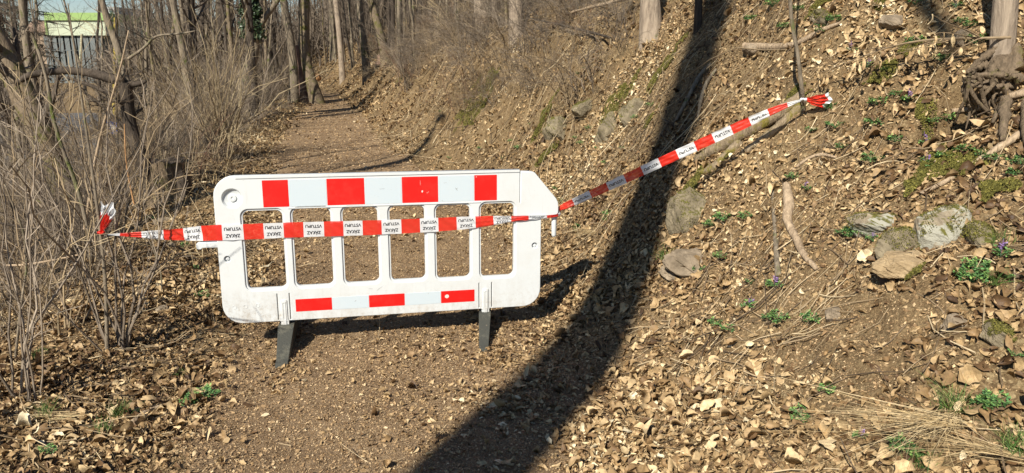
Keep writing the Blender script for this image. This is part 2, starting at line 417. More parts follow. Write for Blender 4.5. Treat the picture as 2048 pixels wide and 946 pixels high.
def plate(name, loops, n0, n1, m, bev=.003, parent=None, apply=None):
    """flat plate between depths n0 and n1 with holes, outline in the parent's local x and y"""
    cu = bpy.data.curves.new(name, 'CURVE'); cu.dimensions = '2D'; cu.fill_mode = 'BOTH'
    cu.extrude = max((n1 - n0) / 2 - bev, .0002); cu.bevel_depth = bev; cu.bevel_resolution = 2; cu.offset = -bev
    for L in loops:
        s = cu.splines.new('POLY'); s.points.add(len(L) - 1); s.use_cyclic_u = True
        for p, q in zip(s.points, L): p.co = (q[0], q[1], 0, 1)
    o = bpy.data.objects.new(name, cu); col.objects.link(o)
    dg = bpy.context.evaluated_depsgraph_get(); me = bpy.data.meshes.new_from_object(o.evaluated_get(dg))
    bpy.data.objects.remove(o); me.name = name
    me.transform(Matrix.Translation((0, 0, (n0 + n1) / 2)))
    me.materials.clear(); me.materials.append(m)
    ob = bpy.data.objects.new(name, me); col.objects.link(ob); ob.parent = parent
    return ob

outline = arc(.12, .7957, .12, 180, 90) + [(1.855, .9157), (1.8555, .70), (1.8605, .70), (1.861, .903), (1.94, .899), (1.955, .892), (2.098, .722), (2.112, .695), (2.115, .66), (2.115, .628), (2.10, .609), (2.0, .605)] \
    + arc(1.88, .12, .12, 0, -90) + [(.12, 0)] + arc(.12, .12, .12, 270, 180) + [(0, .487), (-.085, .487), (-.092, .479), (-.112, .479), (-.119, .487), (-.119, .512), (-.112, .519), (0, .521)]
wins = [(.155, .383, .215, .702), (.443, .666, .217, .706), (.740, .950, .220, .703), (1.026, 1.242, .223, .702), (1.316, 1.531, .219, .698), (1.603, 1.820, .216, .700)]
loops = [outline]
G_ = .012
for a, b, c, d in wins: loops.append(rrect(a - G_, b + G_, c - G_, d + G_, .045))
loops.append(arc(.104, .782, .058, 0, 355, 30)); loops.append(arc(.050, .413, .018, 0, 350, 18)); loops.append(arc(1.958, .413, .018, 0, 350, 18))
for s0 in (.323, .396, 1.588, 1.672): loops.append(rrect(s0 - .0022, s0 + .0022, .008, .178, .002))
plate('body', loops, -.05, 0, PL, .004, bar)
for a, b, c, d in wins:
    plate('window_rim', [rrect(a - G_ - .001, b + G_ + .001, c - G_ - .001, d + G_ + .001, .046), rrect(a, b, c, d, .034)], -.046, -.009, PL, .002, bar)
def disc_dish(name, cx_, cy_, prof, m, parent):
    """surface of revolution about the plate's normal: prof = (radius, depth)"""
    k = 32; an = np.arange(k) * 2 * pi / k
    V = np.concatenate([np.stack([cx_ + r * np.cos(an), cy_ + r * np.sin(an), np.full(k, n)], -1) for r, n in prof])
    idx = np.arange(len(prof) * k).reshape(len(prof), k); r_ = np.roll(idx, -1, 1)
    Q = np.stack([idx[:-1], r_[:-1], r_[1:], idx[1:]], -1).reshape(-1, 4)
    return mesh(name, V, [Q], m, parent, smooth=False)
disc_dish('round_recess', .104, .782, [(.0585, -.003), (.050, -.016), (.030, -.022), (.022, -.022), (.0215, -.014), (.009, -.013), (.008, -.017), (.0003, -.017)], PL, bar)
for cx_ in (.050, 1.958):
    disc_dish('bolt_hole', cx_, .413, [(.0185, -.003), (.0175, -.018), (.011, -.02), (.0108, -.010), (.0003, -.009)], PL, bar)
for cx_, cy_ in ((.069, .107), (.134, .108), (.205, .110)):
    disc_dish('moulded_roundel', cx_, cy_, [(.0125, -.001), (.0125, .0015), (.0105, .0015), (.0105, -.0005), (.0003, -.0005)], PL, bar)
# raised bands: top rim, ledge above the windows
gq = Geo()
gq.add(*box(.13, 1.853, .9, .9145, -.002, .005)); gq.add(*box(.42, 1.60, .7105, .7155, -.002, .004))
gq.build('moulded_rim', PL, bar)
# reflective strips
tb = [.278, .430, .652, .879, 1.105, 1.332, 1.559, 1.707]
for i in range(7):
    nm = 'red_reflector' if i % 2 == 0 else 'white_reflector'
    plate(nm, [rrect(tb[i] + .0015, tb[i + 1] - .0015, .723, .886, .003)], -.001, .0012, RED if i % 2 == 0 else WHT, .0002, bar)
bb = [.429, .651, .879, 1.105, 1.337, 1.558]
for i in range(5):
    nm = 'red_reflector' if i % 2 == 0 else 'white_reflector'
    plate(nm, [rrect(bb[i] + .001, bb[i + 1] - .001, .056, .136, .003)], -.001, .0012, RED if i % 2 == 0 else WHT, .0002, bar)
# scratches where the film has peeled
gq = Geo(); rs = np.random.RandomState(3)
for (cx_, cy_, sx, sy) in ((1.232, .792, .006, .011), (1.262, .783, .003, .003), (1.27, .788, .003, .002), (1.22, .845, .0008, .02), (1.375, .10, .018, .02), (1.573, .875, .004, .004)):
    k = 9; an = np.arange(k) * 2 * pi / k; r = rs.uniform(.5, 1, k)
    V = np.concatenate([[[cx_, cy_, .0016]], np.stack([cx_ + sx * r * np.cos(an), cy_ + sy * r * np.sin(an), np.full(k, .0016)], -1)])
    gq.add(V, None, [[0, 1 + i, 1 + (i + 1) % k] for i in range(k)])
gq.build('peeled_patches', plain('peeled_film', (.72, .62, .58), .6), bar)
gq = Geo()
for (x0, y0, x1, y1, wd) in ((.97, .815, 1.0, .816, .0012), (1.365, .842, 1.385, .843, .001), (1.44, .81, 1.452, .792, .0022), (1.455, .808, 1.443, .80, .0016), (.93, .165, .965, .19, .001), (.88, .18, .905, .178, .001), (.66, .40, .675, .33, .001), (.79, .1, .80, .108, .002)):
    d = np.array([x1 - x0, y1 - y0]); L = np.linalg.norm(d); nn = np.array([-d[1], d[0]]) / L * wd / 2
    gq.add([[x0 - nn[0], y0 - nn[1], .0016], [x1 - nn[0], y1 - nn[1], .0016], [x1 + nn[0], y1 + nn[1], .0016], [x0 + nn[0], y0 + nn[1], .0016]], [[0, 1, 2, 3]])
gq.build('scratches', plain('scratch_dirt', (.18, .17, .15), .8), bar)
# hinge pin on the right
k = 16
P = np.array([[[2.093, .612, -.025], [2.093, .56, -.025], [2.094, .475, -.025], [2.094, .463, -.025], [2.094, .458, -.025]]])
V, Q = tubes(P, np.array([[.0175, .0175, .0165, .012, .001]]), k)
mesh('hinge_pin', V, [Q], PL, bar, smooth=True)
# brackets and feet
for s0 in (.360, 1.630):
    br = plate('foot_bracket', [[(s0 - .027, 0), (s0 + .027, 0), (s0 + .027, .006), (s0 + .018, .006), (s0 + .018, .133), (s0 + .012, .138), (s0 - .012, .138), (s0 - .018, .133), (s0 - .018, .006), (s0 - .027, .006)]], -.004, .006, PL, .0015, bar)
    plate('bracket_clip', [rrect(s0 - .010, s0 + .010, -.034, .128, .004), rrect(s0 - .006, s0 + .006, .01, .118, .003)], .004, .0085, PL, .001, br)
    mesh('bracket_tongue', *(lambda b: (b[0], [np.array(b[1])]))(box(s0 - .024, s0 + .024, -.03, .001, -.05, .003)), PL, br)
    # the foot: a tapering fin in front and behind
    prof = [(-.36, -.195), (.36, -.195), (.365, -.165), (.335, -.15), (.30, -.145), (.055, -.028), (.045, -.022), (-.085, -.022), (-.10, -.028), (-.345, -.15), (-.365, -.165)]
    hw = [(.036 if s0 < 1 else .031) if abs(a) > .2 else (.048 if s0 < 1 else .040) for a, b in prof]
    V = []; 
    for sg in (-1, 1):
        for (a, b), h_ in zip(prof, hw): V.append((s0 + (0 if s0 > 1 else .008) + sg * h_ - (.20 if s0 > 1 else .03) * a, b, a - .02))
    n = len(prof); Fq = [[i, (i + 1) % n, n + (i + 1) % n, n + i] for i in range(n)]
    me = bpy.data.meshes.new('foot'); me.from_pydata(V, [], [list(range(n))[::-1], list(range(n, 2 * n))] + Fq); me.materials.append(FOOT)
    ft = bpy.data.objects.new('foot', me); col.objects.link(ft); ft.parent = bar
    md = ft.modifiers.new('b', 'BEVEL'); md.width = .004; md.segments = 2
# ------------------------------------------------------------------ barrier tape
def tape_material(name, c, transp):
    m, t, b = mat(name); b.inputs['Base Color'].default_value = (*c, 1); b.inputs['Roughness'].default_value = .3
    tr = N(t, 'ShaderNodeBsdfTransparent'); tl = N(t, 'ShaderNodeBsdfTranslucent'); tl.inputs[0].default_value = (*c, 1)
    m1 = N(t, 'ShaderNodeMixShader'); m1.inputs[0].default_value = .25; m2 = N(t, 'ShaderNodeMixShader'); m2.inputs[0].default_value = transp
    t.links.new(b.outputs[0], m1.inputs[1]); t.links.new(tl.outputs[0], m1.inputs[2]); t.links.new(m1.outputs[0], m2.inputs[1]); t.links.new(tr.outputs[0], m2.inputs[2])
    t.links.new(m2.outputs[0], t.nodes['Material Output'].inputs[0]); return m
TR = tape_material('red_film', (.78, .035, .02), .10); TW = tape_material('white_film', (.78, .80, .82), .06)
INK = plain('black_ink', (.015, .015, .02), .5)

def resample(P, n):
    P = np.asarray(P, float); d = np.concatenate([[0], np.cumsum(np.linalg.norm(np.diff(P[:, :3], axis=0), axis=1))])
    s = np.linspace(0, d[-1], n); return np.stack([np.interp(s, d, P[:, i]) for i in range(P.shape[1])], -1), s
def smooth(P, k=3):
    P = np.array(P, float)
    for _ in range(k):
        Q_ = np.empty((2 * len(P) - 2, P.shape[1])); Q_[0::2] = .75 * P[:-1] + .25 * P[1:]; Q_[1::2] = .25 * P[:-1] + .75 * P[1:]
        P = np.vstack([P[:1], Q_, P[-1:]])
    return P
_txt = {}
def text_mesh(s):
    if s in _txt: return _txt[s]
    cu = bpy.data.curves.new('t', 'FONT'); cu.body = s; cu.align_x = 'CENTER'; cu.align_y = 'CENTER'; cu.resolution_u = 3; cu.offset = .022
    o = bpy.data.objects.new('t', cu); col.objects.link(o)
    me = bpy.data.meshes.new_from_object(o.evaluated_get(bpy.context.evaluated_depsgraph_get())); me.calc_loop_triangles()
    V = np.array([v.co[:] for v in me.vertices]); T = np.array([t.vertices[:] for t in me.loop_triangles]); bpy.data.objects.remove(o)
    V[:, 0] -= (V[:, 0].min() + V[:, 0].max()) / 2; wd = np.ptp(V[:, 0]); V[:, :2] /= wd
    _txt[s] = (V, T); return V, T

def tape_run(P, widths, first, period, parent, lines, name, folds=0):
    """P: centre line; widths in metres; blocks of equal length, odd ones white with two printed lines"""
    PP = smooth(np.hstack([np.asarray(P, float), np.asarray(widths, float)[:, None]]), 3)
    n = 500; R_, s = resample(PP, n); wd = R_[:, 3]; R_ = R_[:, :3]
    T = np.gradient(R_, axis=0); T /= np.linalg.norm(T, axis=1, keepdims=True)
    up = np.array([0, 0, 1.]); Wv = up - T * (T @ up)[:, None]; Wv /= np.linalg.norm(Wv, axis=1, keepdims=True)
    Nn = np.cross(T, Wv)   # towards the camera (-y)
    rows = 9; v = np.linspace(-.5, .5, rows)
    full = .092
    def surf(si, vi, off=0.0):
        f = np.clip(np.interp(si, s, wd) / full, .05, 1); ridge = (1 - f) * full * .10
        wob = ridge * np.sin(vi * 17 + 1.0 * np.sin(si * 9)) + .0022 * np.sin(si * 31 + vi * 4) + .0015 * np.sin(si * 77 + vi * 9)
        c = np.stack([np.interp(si, s, R_[:, k]) for k in range(3)], -1); wv = np.stack([np.interp(si, s, Wv[:, k]) for k in range(3)], -1); nn = np.stack([np.interp(si, s, Nn[:, k]) for k in range(3)], -1)
        return c + wv * (vi * np.interp(si, s, wd))[:, None] + nn * (wob + off)[:, None]
    S, VV = np.meshgrid(s, v, indexing='ij'); V = surf(S.ravel(), VV.ravel())
    idx = np.arange(n * rows).reshape(n, rows); Q = np.stack([idx[:-1, :-1], idx[1:, :-1], idx[1:, 1:], idx[:-1, 1:]], -1)
    sm = (s[:-1] + s[1:]) / 2; blk = np.floor((sm - first) / period).astype(int) % 2
    mi = np.repeat(blk, rows - 1)
    tp = mesh(name, V, [Q.reshape(-1, 4)], [TR, TW], parent, smooth=True, midx=mi)
    gls = []
    for b in range(-2, int(s[-1] / period) + 2):
        if b % 2 == 0: continue
        c0 = first + (b + .5) * period
        if c0 < .10 or c0 > s[-1] - .06: continue
        w0 = np.interp(c0, s, wd)
        for tx, vo, wf, hf in lines(c0, w0):
            tv, tt = text_mesh(tx)
            x = -tv[:, 0] * wf * period; y = -tv[:, 1] * hf
            si = np.clip(c0 + x, 0, s[-1]); vi = np.clip(vo + y, -.49, .49)
            gl = Geo(); gl.add(surf(si, vi, .0012), None, tt); gls.append(gl)
    return tp, gls

tape = empty('warning_tape', tuple(bw(0, .58, .03)), label='red and white tape printed with words, tied across the barrier from bush to bank sapling', cat='barrier tape')
bpy.context.view_layer.update()
def rel(o): o.location = -Vector(tape.location); return o
KL = at(205, 468, 4.25); KR = at(1607, 199, 4.66)
def two(c0, w0):
    return [('VSTUPU', .22, .84, 1.0), ('ZÁKAZ', -.21, .70, 1.0)]
PA = [KL, at(240, 469.5, 4.27), at(300, 470, 4.31), at(368, 469, 4.34), bw(-.06, .58, .006), bw(.15, .578, .008)] + [bw(s_, .578 + .003 * sin(s_ * 5), .010) for s_ in (.4, .65, .9, 1.15, 1.35)] + [bw(1.58, .586, .012), bw(1.85, .602, .012), bw(2.05, .603, .008), bw(2.112, .612, .004)]
WA = [.008, .014, .052, .075, .096, .096] + [.094, .094, .093, .091, .089] + [.078, .034, .02, .018]
L0 = 0.0
s1 = np.linalg.norm(np.array(PA[1]) - PA[0]) + np.linalg.norm(np.array(PA[2]) - PA[1]) + np.linalg.norm(np.array(PA[3]) - PA[2])
tp, gl_ = tape_run(PA, WA, s1 - 1 * .1175 + .1175 * 0, .1175, tape, two, 'strip')
rel(tp)
for gl in gl_: rel(gl.build('lettering', INK, tape))
PB = [bw(2.112, .622, -.06), bw(2.135, .650, -.03), at(1140, 408, 4.76), at(1250, 357, 4.75), at(1360, 307, 4.73), at(1470, 256, 4.70), at(1540, 224, 4.68), at(1580, 208, 4.67), KR]
WB = [.02, .034, .050, .062, .066, .064, .050, .028, .010]
tp, gl_ = tape_run(PB, WB, .03, .1210, tape, lambda c0, w0: [('VSTUPU', .0, .80, 1.55)] if w0 > .035 else [], 'strip')
rel(tp)
for gl in gl_: rel(gl.build('lettering', INK, tape))
# the wrap round the hinge pin
P = np.array([[bw(2.112, .612, .004), bw(2.127, .615, -.012), bw(2.125, .618, -.045), bw(2.112, .622, -.06)]]); V, Q = tubes(P, np.full((1, 4), .009), 8)
rel(mesh('wrap', V, [Q], TW, tape, smooth=True))
def fan_tail(base, direc, side, L, W, seed):
    """crumpled loose end: pleats spreading from the knot"""
    r = np.random.RandomState(seed); d = np.array(direc, float); d /= np.linalg.norm(d); sd = np.array(side, float); sd -= d * (sd @ d); sd /= np.linalg.norm(sd); nn = np.cross(d, sd)
    u = np.linspace(0, 1, 22); v = np.linspace(-.5, .5, 25); U_, V_ = np.meshgrid(u, v, indexing='ij')
    end = 1 + .10 * np.sin(V_ * 9 + 1)
    P = base + d * (U_ * L * end)[..., None] + sd * (V_ * W * (U_ ** .75) * (1 - .12 * U_))[..., None] + nn * (W * .20 * U_ * (.2 + 1 - U_) * np.sin(V_ * 26 + 2 * np.sin(U_ * 4)) + .05 * W * np.sin(U_ * 14 + V_ * 7))[..., None]
    idx = np.arange(U_.size).reshape(U_.shape); Q = np.stack([idx[:-1, :-1], idx[1:, :-1], idx[1:, 1:], idx[:-1, 1:]], -1)
    return P, Q, U_
for base, direc, side, L, W, sd, cut, nm in ((KL + np.array([.0, -.012, .012]), (.14, -.02, .30), (1, 0, -.2), .185, .115, 1, .60, 'tail'), (KR, (.36, -.05, -.02), (0, -.25, 1), .155, .12, 2, .82, 'tail')):
    P, Q, U_ = fan_tail(base, direc, side, L, W, sd)
    mi = (U_[:-1, :-1] > cut).astype(int).ravel()
    rel(mesh(nm, P.reshape(-1, 3), [Q.reshape(-1, 4)], [TR, TW], tape, smooth=False, midx=mi))
    kg = Geo(); th = np.linspace(0, 2 * pi, 14)
    for a in (.012, .016):
        ring = np.stack([base[0] + a * np.cos(th), base[1] + a * np.sin(th), base[2] + .006 * np.sin(th * 3 + a * 90)], -1)[None]
        V, Qk = tubes(ring, np.full((1, 14), .006), 7); kg.add(V, Qk)
    rel(kg.build('knot', TW if nm == 'tail' and sd == 2 else TR, tape, smooth=True))
# printed fragments on the left tail
gl = Geo()
for tx, u0, v0, sz, ang in (('Z', .74, .2, .022, .6), ('V', .80, -.15, .022, .9)):
    tv, tt = text_mesh(tx); d = np.array([.42, 0, .9]); sd = np.array([.9, 0, -.42])
    c = KL + np.array([0, -.03, .012]) + d * .185 * u0 + sd * .11 * v0 * .8
    x = tv[:, 0] * cos(ang) - tv[:, 1] * sin(ang); y = tv[:, 0] * sin(ang) + tv[:, 1] * cos(ang)
    gl.add(c + x[:, None] * sz * sd + y[:, None] * sz * d, None, tt)
rel(gl.build('lettering', INK, tape))

# ------------------------------------------------------------------ naming by landmark
def px_of(p):
    x, y, z = p[0], p[1], p[2] - CAMH; d = y * cos(PITCH) - z * sin(PITCH); return 1024 + F * x / d, 473 - F * (y * sin(PITCH) + z * cos(PITCH)) / d
def name_by_landmark(items, marks, what, most=4, aspect=1.6):
    """items: objects; marks: (x, y, phrase). The label tells which landmark a thing stands nearest to, on which side, and how close in rank"""
    bins = {}
    for o in items:
        x, y = px_of(o.location); i = min(range(len(marks)), key=lambda j: math.hypot(marks[j][0] - x, (marks[j][1] - y) * aspect))
        dx, dy = x - marks[i][0], (y - marks[i][1]) * aspect
        side = ('right of' if dx > 0 else 'left of') if abs(dx) > abs(dy) else ('below' if dy > 0 else 'above')
        bins.setdefault((what(o), side, i), []).append((math.hypot(dx, dy), o))
    for (w_, side, i), L in bins.items():
        L.sort(key=lambda q: q[0])
        for n, (_, o) in enumerate(L):
            o['label'] = ((w_ + ', ' + side + ' ' + marks[i][2]) if len(L) == 1 else w_ + ', ' + (['nearest one', 'second one', 'third one', 'fourth one', 'fifth one', 'sixth one', 'seventh one', 'eighth one', 'ninth one', 'tenth one', 'eleventh one', 'twelfth one'][n] if n < 12 else 'one of the outer ones') + ' ' + side + ' ' + marks[i][2])

# ------------------------------------------------------------------ growth
def grow(P, R, nch, rs, L, ang, rfrac=.5, n=6, bend=.25, up=.15, tmin=.15, tmax=.98, Rend=.25, Rmin=.0012):
    """nch side shoots per parent path"""
    B, m, _ = P.shape; k = B * nch
    pi_ = np.repeat(np.arange(B), nch); t = rs.uniform(tmin, tmax, k) * (m - 1); i = np.minimum(t.astype(int), m - 2); f = (t - i)[:, None]
    p0 = P[pi_, i] * (1 - f) + P[pi_, i + 1] * f; T = P[pi_, i + 1] - P[pi_, i]; T /= np.linalg.norm(T, axis=1, keepdims=True) + 1e-9
    r0 = R[pi_, i] * (1 - f[:, 0]) + R[pi_, i + 1] * f[:, 0]
    q = rs.normal(size=(k, 3)); q -= T * (q * T).sum(1, keepdims=True); q /= np.linalg.norm(q, axis=1, keepdims=True) + 1e-9
    a = rs.uniform(ang[0], ang[1], k)[:, None]; d = T * np.cos(a) + q * np.sin(a)
    Lk = L * rs.uniform(.45, 1.15, k) * (1.15 - .6 * t / (m - 1))
    out = [p0]; step = (Lk / (n - 1))[:, None]
    for j in range(n - 1):
        d = d + rs.normal(size=(k, 3)) * bend + np.array([0, 0, up]); d /= np.linalg.norm(d, axis=1, keepdims=True)
        out.append(out[-1] + d * step)
    Pn = np.stack(out, 1); Rn = np.maximum(r0[:, None] * rfrac * np.linspace(1, Rend, n)[None], Rmin)
    return Pn, Rn

def trunk_path(h, rs, lean=.05, n=14, wob=.05):
    z = np.linspace(0, 1, n); dx = rs.normal(size=2) * lean
    o = np.cumsum(rs.normal(size=(n, 2)) * wob * h / n, 0); o -= o[0]
    return np.stack([dx[0] * z * h + o[:, 0], dx[1] * z * h + o[:, 1], z * h], -1)[None]

def trunk_radius(r, n, flare=.5, top=.35):
    z = np.linspace(0, 1, n); return (r * (1 - (1 - top) * z) * (1 + flare * np.exp(-z * 22)))[None]

def make_tree(name, h, r, seed, bm, lean=.04, n1=16, n2=7, n3=5, low=.15, L1=None, path=None, top=.3, loc=(0, 0, 0), wob=.05, flare=.5, tw='twig_dark', **k):
    rs = np.random.RandomState(seed)
    root = empty(name, loc, 0, **k)
    P = trunk_path(h, rs, lean, 18, wob) if path is None else resample(smooth(path, 2), 26)[0][None]
    R = trunk_radius(r, P.shape[1], flare, top)
    V, Q = tubes(P, R, 14)
    nz = 1 + .10 * fbm(np.arctan2(V[:, 1], V[:, 0]) * 2, V[:, 2] * 3, seed, 3)
    c = np.repeat(P[0], 14, 0); V = c + (V - c) * nz[:, None]
    V[:14, 2] -= .3
    mesh('trunk', V, [Q], M[bm], root, smooth=True)
    if n1:
        L1 = L1 or h * .28
        g_ = Geo(); P1, R1 = grow(P, R, n1, rs, L1, (.5, 1.2), .42, 8, .16, .10, low, .97)
        V, Q = tubes(P1, R1, 5); g_.add(V, Q, r=.2)
        P2, R2 = grow(P1, R1, n2, rs, L1 * .5, (.4, 1.1), .5, 6, .2, .08, .1); V, Q = tubes(P2, R2, 3); g_.add(V, Q, r=rs.uniform(0, 1, len(P2)).repeat(18))
        if n3:
            P3, R3 = grow(P2, R2, n3, rs, L1 * .25, (.4, 1.1), .6, 4, .25, .05, .1, Rmin=.004); V, Q = tubes(P3, R3, 3); g_.add(V, Q, r=rs.uniform(.2, 1, len(P3)).repeat(12))
        g_.build('crown', M[tw], root)
    return root

def shoots(rs, ns, hgt, spread, curve, n=9, r=(.006, .013), base=.12, wig=.085):
    """many stems from one stool"""
    a = rs.uniform(0, 2 * pi, ns); b = rs.uniform(0, base, ns); L = hgt * rs.uniform(.45, 1.0, ns); tilt = np.abs(rs.normal(size=ns)) * spread
    d = np.stack([np.cos(a) * np.sin(tilt), np.sin(a) * np.sin(tilt), np.cos(tilt)], -1)
    p = np.stack([b * np.cos(a), b * np.sin(a), np.full(ns, -.05)], -1); out = [p]
    for j in range(n - 1):
        d = d + rs.normal(size=(ns, 3)) * wig + np.stack([np.cos(a), np.sin(a), -np.ones(ns) * .6], -1) * curve * (j / n)
        d /= np.linalg.norm(d, axis=1, keepdims=True); out.append(out[-1] + d * (L / (n - 1))[:, None])
    P = np.stack(out, 1); R = rs.uniform(r[0], r[1], ns)[:, None] * np.linspace(1, .3, n)[None]
    return P, R

def shrub(name, seed, ns, hgt, spread, curve, matn, n1=8, n2=3, r=(.006, .013), base=.12, L1=.5, rr=(0, 1), loc=(0, 0, 0), wig=.085, **k):
    rs = np.random.RandomState(seed)
    P, R = shoots(rs, ns, hgt, spread, curve, 9, r, base, wig)
    g_ = Geo(); V, Q = tubes(P, R, 5); st = rs.uniform(rr[0], rr[1], ns); g_.add(V, Q, r=st.repeat(45))
    if n1:
        P1, R1 = grow(P, R, n1, rs, L1, (.3, .9), .5, 5, .15, .08, .15); V, Q = tubes(P1, R1, 3); g_.add(V, Q, r=st.repeat(n1).repeat(15))
        if n2:
            P2, R2 = grow(P1, R1, n2, rs, L1 * .5, (.3, 1.0), .7, 4, .15, .05, .1, Rmin=.002); V, Q = tubes(P2, R2, 3); g_.add(V, Q, r=np.clip(st.repeat(n1).repeat(n2).repeat(12) + .1, 0, 1))
    o = g_.build(name, M[matn]); o.location = loc
    return tag(o, **k)

def stand(o, x, y, rz=0, sc=1, dz=0):
    o.location = (x, y, Hs(x, y) + dz); o.rotation_euler = (0, 0, rz); o.scale = (sc, sc, sc); return o


# ------------------------------------------------------------------ leaf litter
def leaves(P, Nn, size, rs, rows=5, tilt=.5, lift=.5, width=.62, curl=1.0, rnd=None):
    P = np.asarray(P, float); k = len(P); n = Nn + rs.normal(size=(k, 3)) * tilt; n /= np.linalg.norm(n, axis=1, keepdims=True)
    t = rs.normal(size=(k, 3)); t -= n * (t * n).sum(1, keepdims=True); t /= np.linalg.norm(t, axis=1, keepdims=True)
    b = np.cross(n, t)
    v = np.linspace(0, 1, rows); prof = np.sin(np.pi * np.clip(v, .02, .98) ** .8) ** .8
    W = prof[None] * (width * rs.uniform(.45, 1.25, k))[:, None] / 2
    lob = rs.uniform(0, 1, k) < .35; jit = np.where(lob[:, None], .38, .13) * (rows > 3)
    u = np.array([-1, 0, 1.])
    Wl = np.abs(W * (1 + jit * rs.normal(size=(k, rows)))); Wr = np.abs(W * (1 + jit * rs.normal(size=(k, rows))))
    a = rs.normal(size=k) * 1.0 * curl + .4; c = rs.normal(size=k) * .75 * curl; tw = rs.normal(size=k) * .7 * curl; j = rs.normal(size=(k, rows, 3)) * .032 * curl
    x = np.stack([-Wl, Wl * 0, Wr], -1) + (rs.normal(size=k) * .16)[:, None, None] * (np.sin(v * 3.1))[None, :, None]                     # across, with a bent midrib
    y = np.broadcast_to((v - .5)[None, :, None], x.shape) + rs.normal(size=x.shape) * .018
    z = a[:, None, None] * (u ** 2)[None, None] * W[:, :, None] * 1.1 + c[:, None, None] * ((v - .5) ** 2)[None, :, None] * 1.3 + tw[:, None, None] * x * (v - .5)[None, :, None] * 2 + j
    S = size[:, None, None]
    Pn = (P + Nn * (size * lift * rs.uniform(0, 1, k))[:, None])[:, None, None]
    V = Pn + (x * S)[..., None] * b[:, None, None] + (y * S)[..., None] * t[:, None, None] + (z * S)[..., None] * n[:, None, None]
    idx = np.arange(k * rows * 3).reshape(k, rows, 3)
    Q = np.stack([idx[:, :-1, :-1], idx[:, 1:, :-1], idx[:, 1:, 1:], idx[:, :-1, 1:]], -1).reshape(-1, 4)
    if rnd is None: rnd = np.clip(rs.beta(1.7, 1.9, k) + .45 * fbm(P[:, 0] * .9, P[:, 1] * .9, 91, 3), 0, 1)
    return V.reshape(-1, 3), Q, np.repeat(rnd, rows * 3)

def chips(P, Nn, size, rs, tilt=.5, asp=(.25, .9)):
    """little four-cornered fragments"""
    k = len(P); n = Nn + rs.normal(size=(k, 3)) * tilt; n /= np.linalg.norm(n, axis=1, keepdims=True)
    t = rs.normal(size=(k, 3)); t -= n * (t * n).sum(1, keepdims=True); t /= np.linalg.norm(t, axis=1, keepdims=True); b = np.cross(n, t)
    P = P + Nn * (size * .25)[:, None]; h = size / 2; wd = h * rs.uniform(asp[0], asp[1], k)
    cs = [(-1, -.5), (-.2, .9), (1, .4), (.1, -.9)]
    V = np.stack([P + t * (h * (cx_ + rs.uniform(-.2, .2, k)))[:, None] + b * (wd * cy_)[:, None] + n * (h * rs.normal(size=k) * .25)[:, None] for cx_, cy_ in cs], 1)
    return V.reshape(-1, 3), np.arange(4 * k).reshape(k, 4), np.repeat(rs.beta(2, 2.2, k), 4)

def scatter(n, x0, x1, y0, y1, rs, dens, inview=True):
    x = rs.uniform(x0, x1, n); y = rs.uniform(y0, y1, n) if y1 < 9 else y0 * (y1 / y0) ** rs.uniform(0, 1, n) 
    if inview:
        k = (np.abs(x) < .74 * y + .9); x, y = x[k], y[k]
    p = dens(x, y); k = rs.uniform(0, 1, len(x)) < p
    return x[k], y[k]
def on_path(x, y, soft=.12):
    l = left_edge(y) + .15; r = right_edge(y) + .02 + .12 * vnoise(y * 1.7, x * 0, 99)
    return 1 / (1 + np.exp(-(x - l) / soft)) * 1 / (1 + np.exp(-(r - x) / soft))
# places on the lower bank where the leaves have slid off the bare earth
BARE = [hit(1640, 670), hit(1560, 640), hit(1780, 640), hit(1740, 740), hit(1260, 690)]
def bare(x, y):
    v = np.zeros_like(x)
    for b_, r_ in zip(BARE, (.30, .25, .22, .25, .05)): v = np.maximum(v, np.exp(-(((x - b_[0]) ** 2 + (y - b_[1]) ** 2) / r_ ** 2) ** 1.5))
    return v
def d_leaf(x, y):
    base = .30 + 1.9 * np.clip(fbm(x * 1.6, y * 1.6, 61, 4) + .30, 0, 1)
    p = on_path(x, y, .10); nearf = np.clip((5.2 - y) / 1.2, 0, 1)
    drift = np.clip(1 - (right_edge(y) - x) / 1.5, 0, 1) ** 1.1 * nearf * 1.0       # leaves blown on to the right side of the path
    return np.clip(base, 0, 1) * np.maximum(1 - p * .985, drift * np.clip(.9 + 2 * fbm(x * 2.5, y * 2.5, 65, 2), .2, 1)) * (1 - .88 * bare(x, y))
lg = Geo(); lg2 = Geo(); rs = np.random.RandomState(100)
x, y = scatter(310000, -5.2, 6.2, 1.6, 8.6, rs, d_leaf)
P = np.stack([x, y, H(x, y)], -1); P[:, 2] += .02 * np.clip(on_path(x, y, .05) * 1.5, 0, 1); sz = .013 + rs.gamma(2.4, .0084, len(x)); sz = np.minimum(sz, .078) * (.75 + .6 * np.clip(fbm(x * 1.3, y * 1.3, 63, 2) + .45, 0, 1))
V, Q, r = leaves(P, normals(x, y), sz * .9 * (1 + .5 * (rs.uniform(size=len(x)) > .97)), rs, 7, .42, .42, .6, .85); lg.add(V, Q, r=r)
n_near = len(x)
x, y = scatter(330000, -18, 15, 8.0, 62, rs, d_leaf)
P = np.stack([x, y, H(x, y)], -1); sz = rs.uniform(.03, .075, len(x)) * np.clip(y / 13, 1, 2)
V, Q, r = leaves(P, normals(x, y), sz, rs, 3, .8, .4, .6, 1.2); lg.add(V, Q, r=r)
x, y = scatter(60000, -3, 3, 1.8, 8.9, rs, lambda x, y: on_path(x, y, .3) * (.05 + .30 * np.clip(fbm(x * 2, y * 2, 66, 3) + .2, 0, 1)))
P = np.stack([x, y, H(x, y) + .019], -1); V, Q, r = leaves(P, normals(x, y), .012 + rs.gamma(2, .006, len(x)), rs, 5, .35, .15); lg.add(V, Q, r=r)
tag(lg.build('leaf_litter', M['leaf'], smooth=True), kind='stuff')
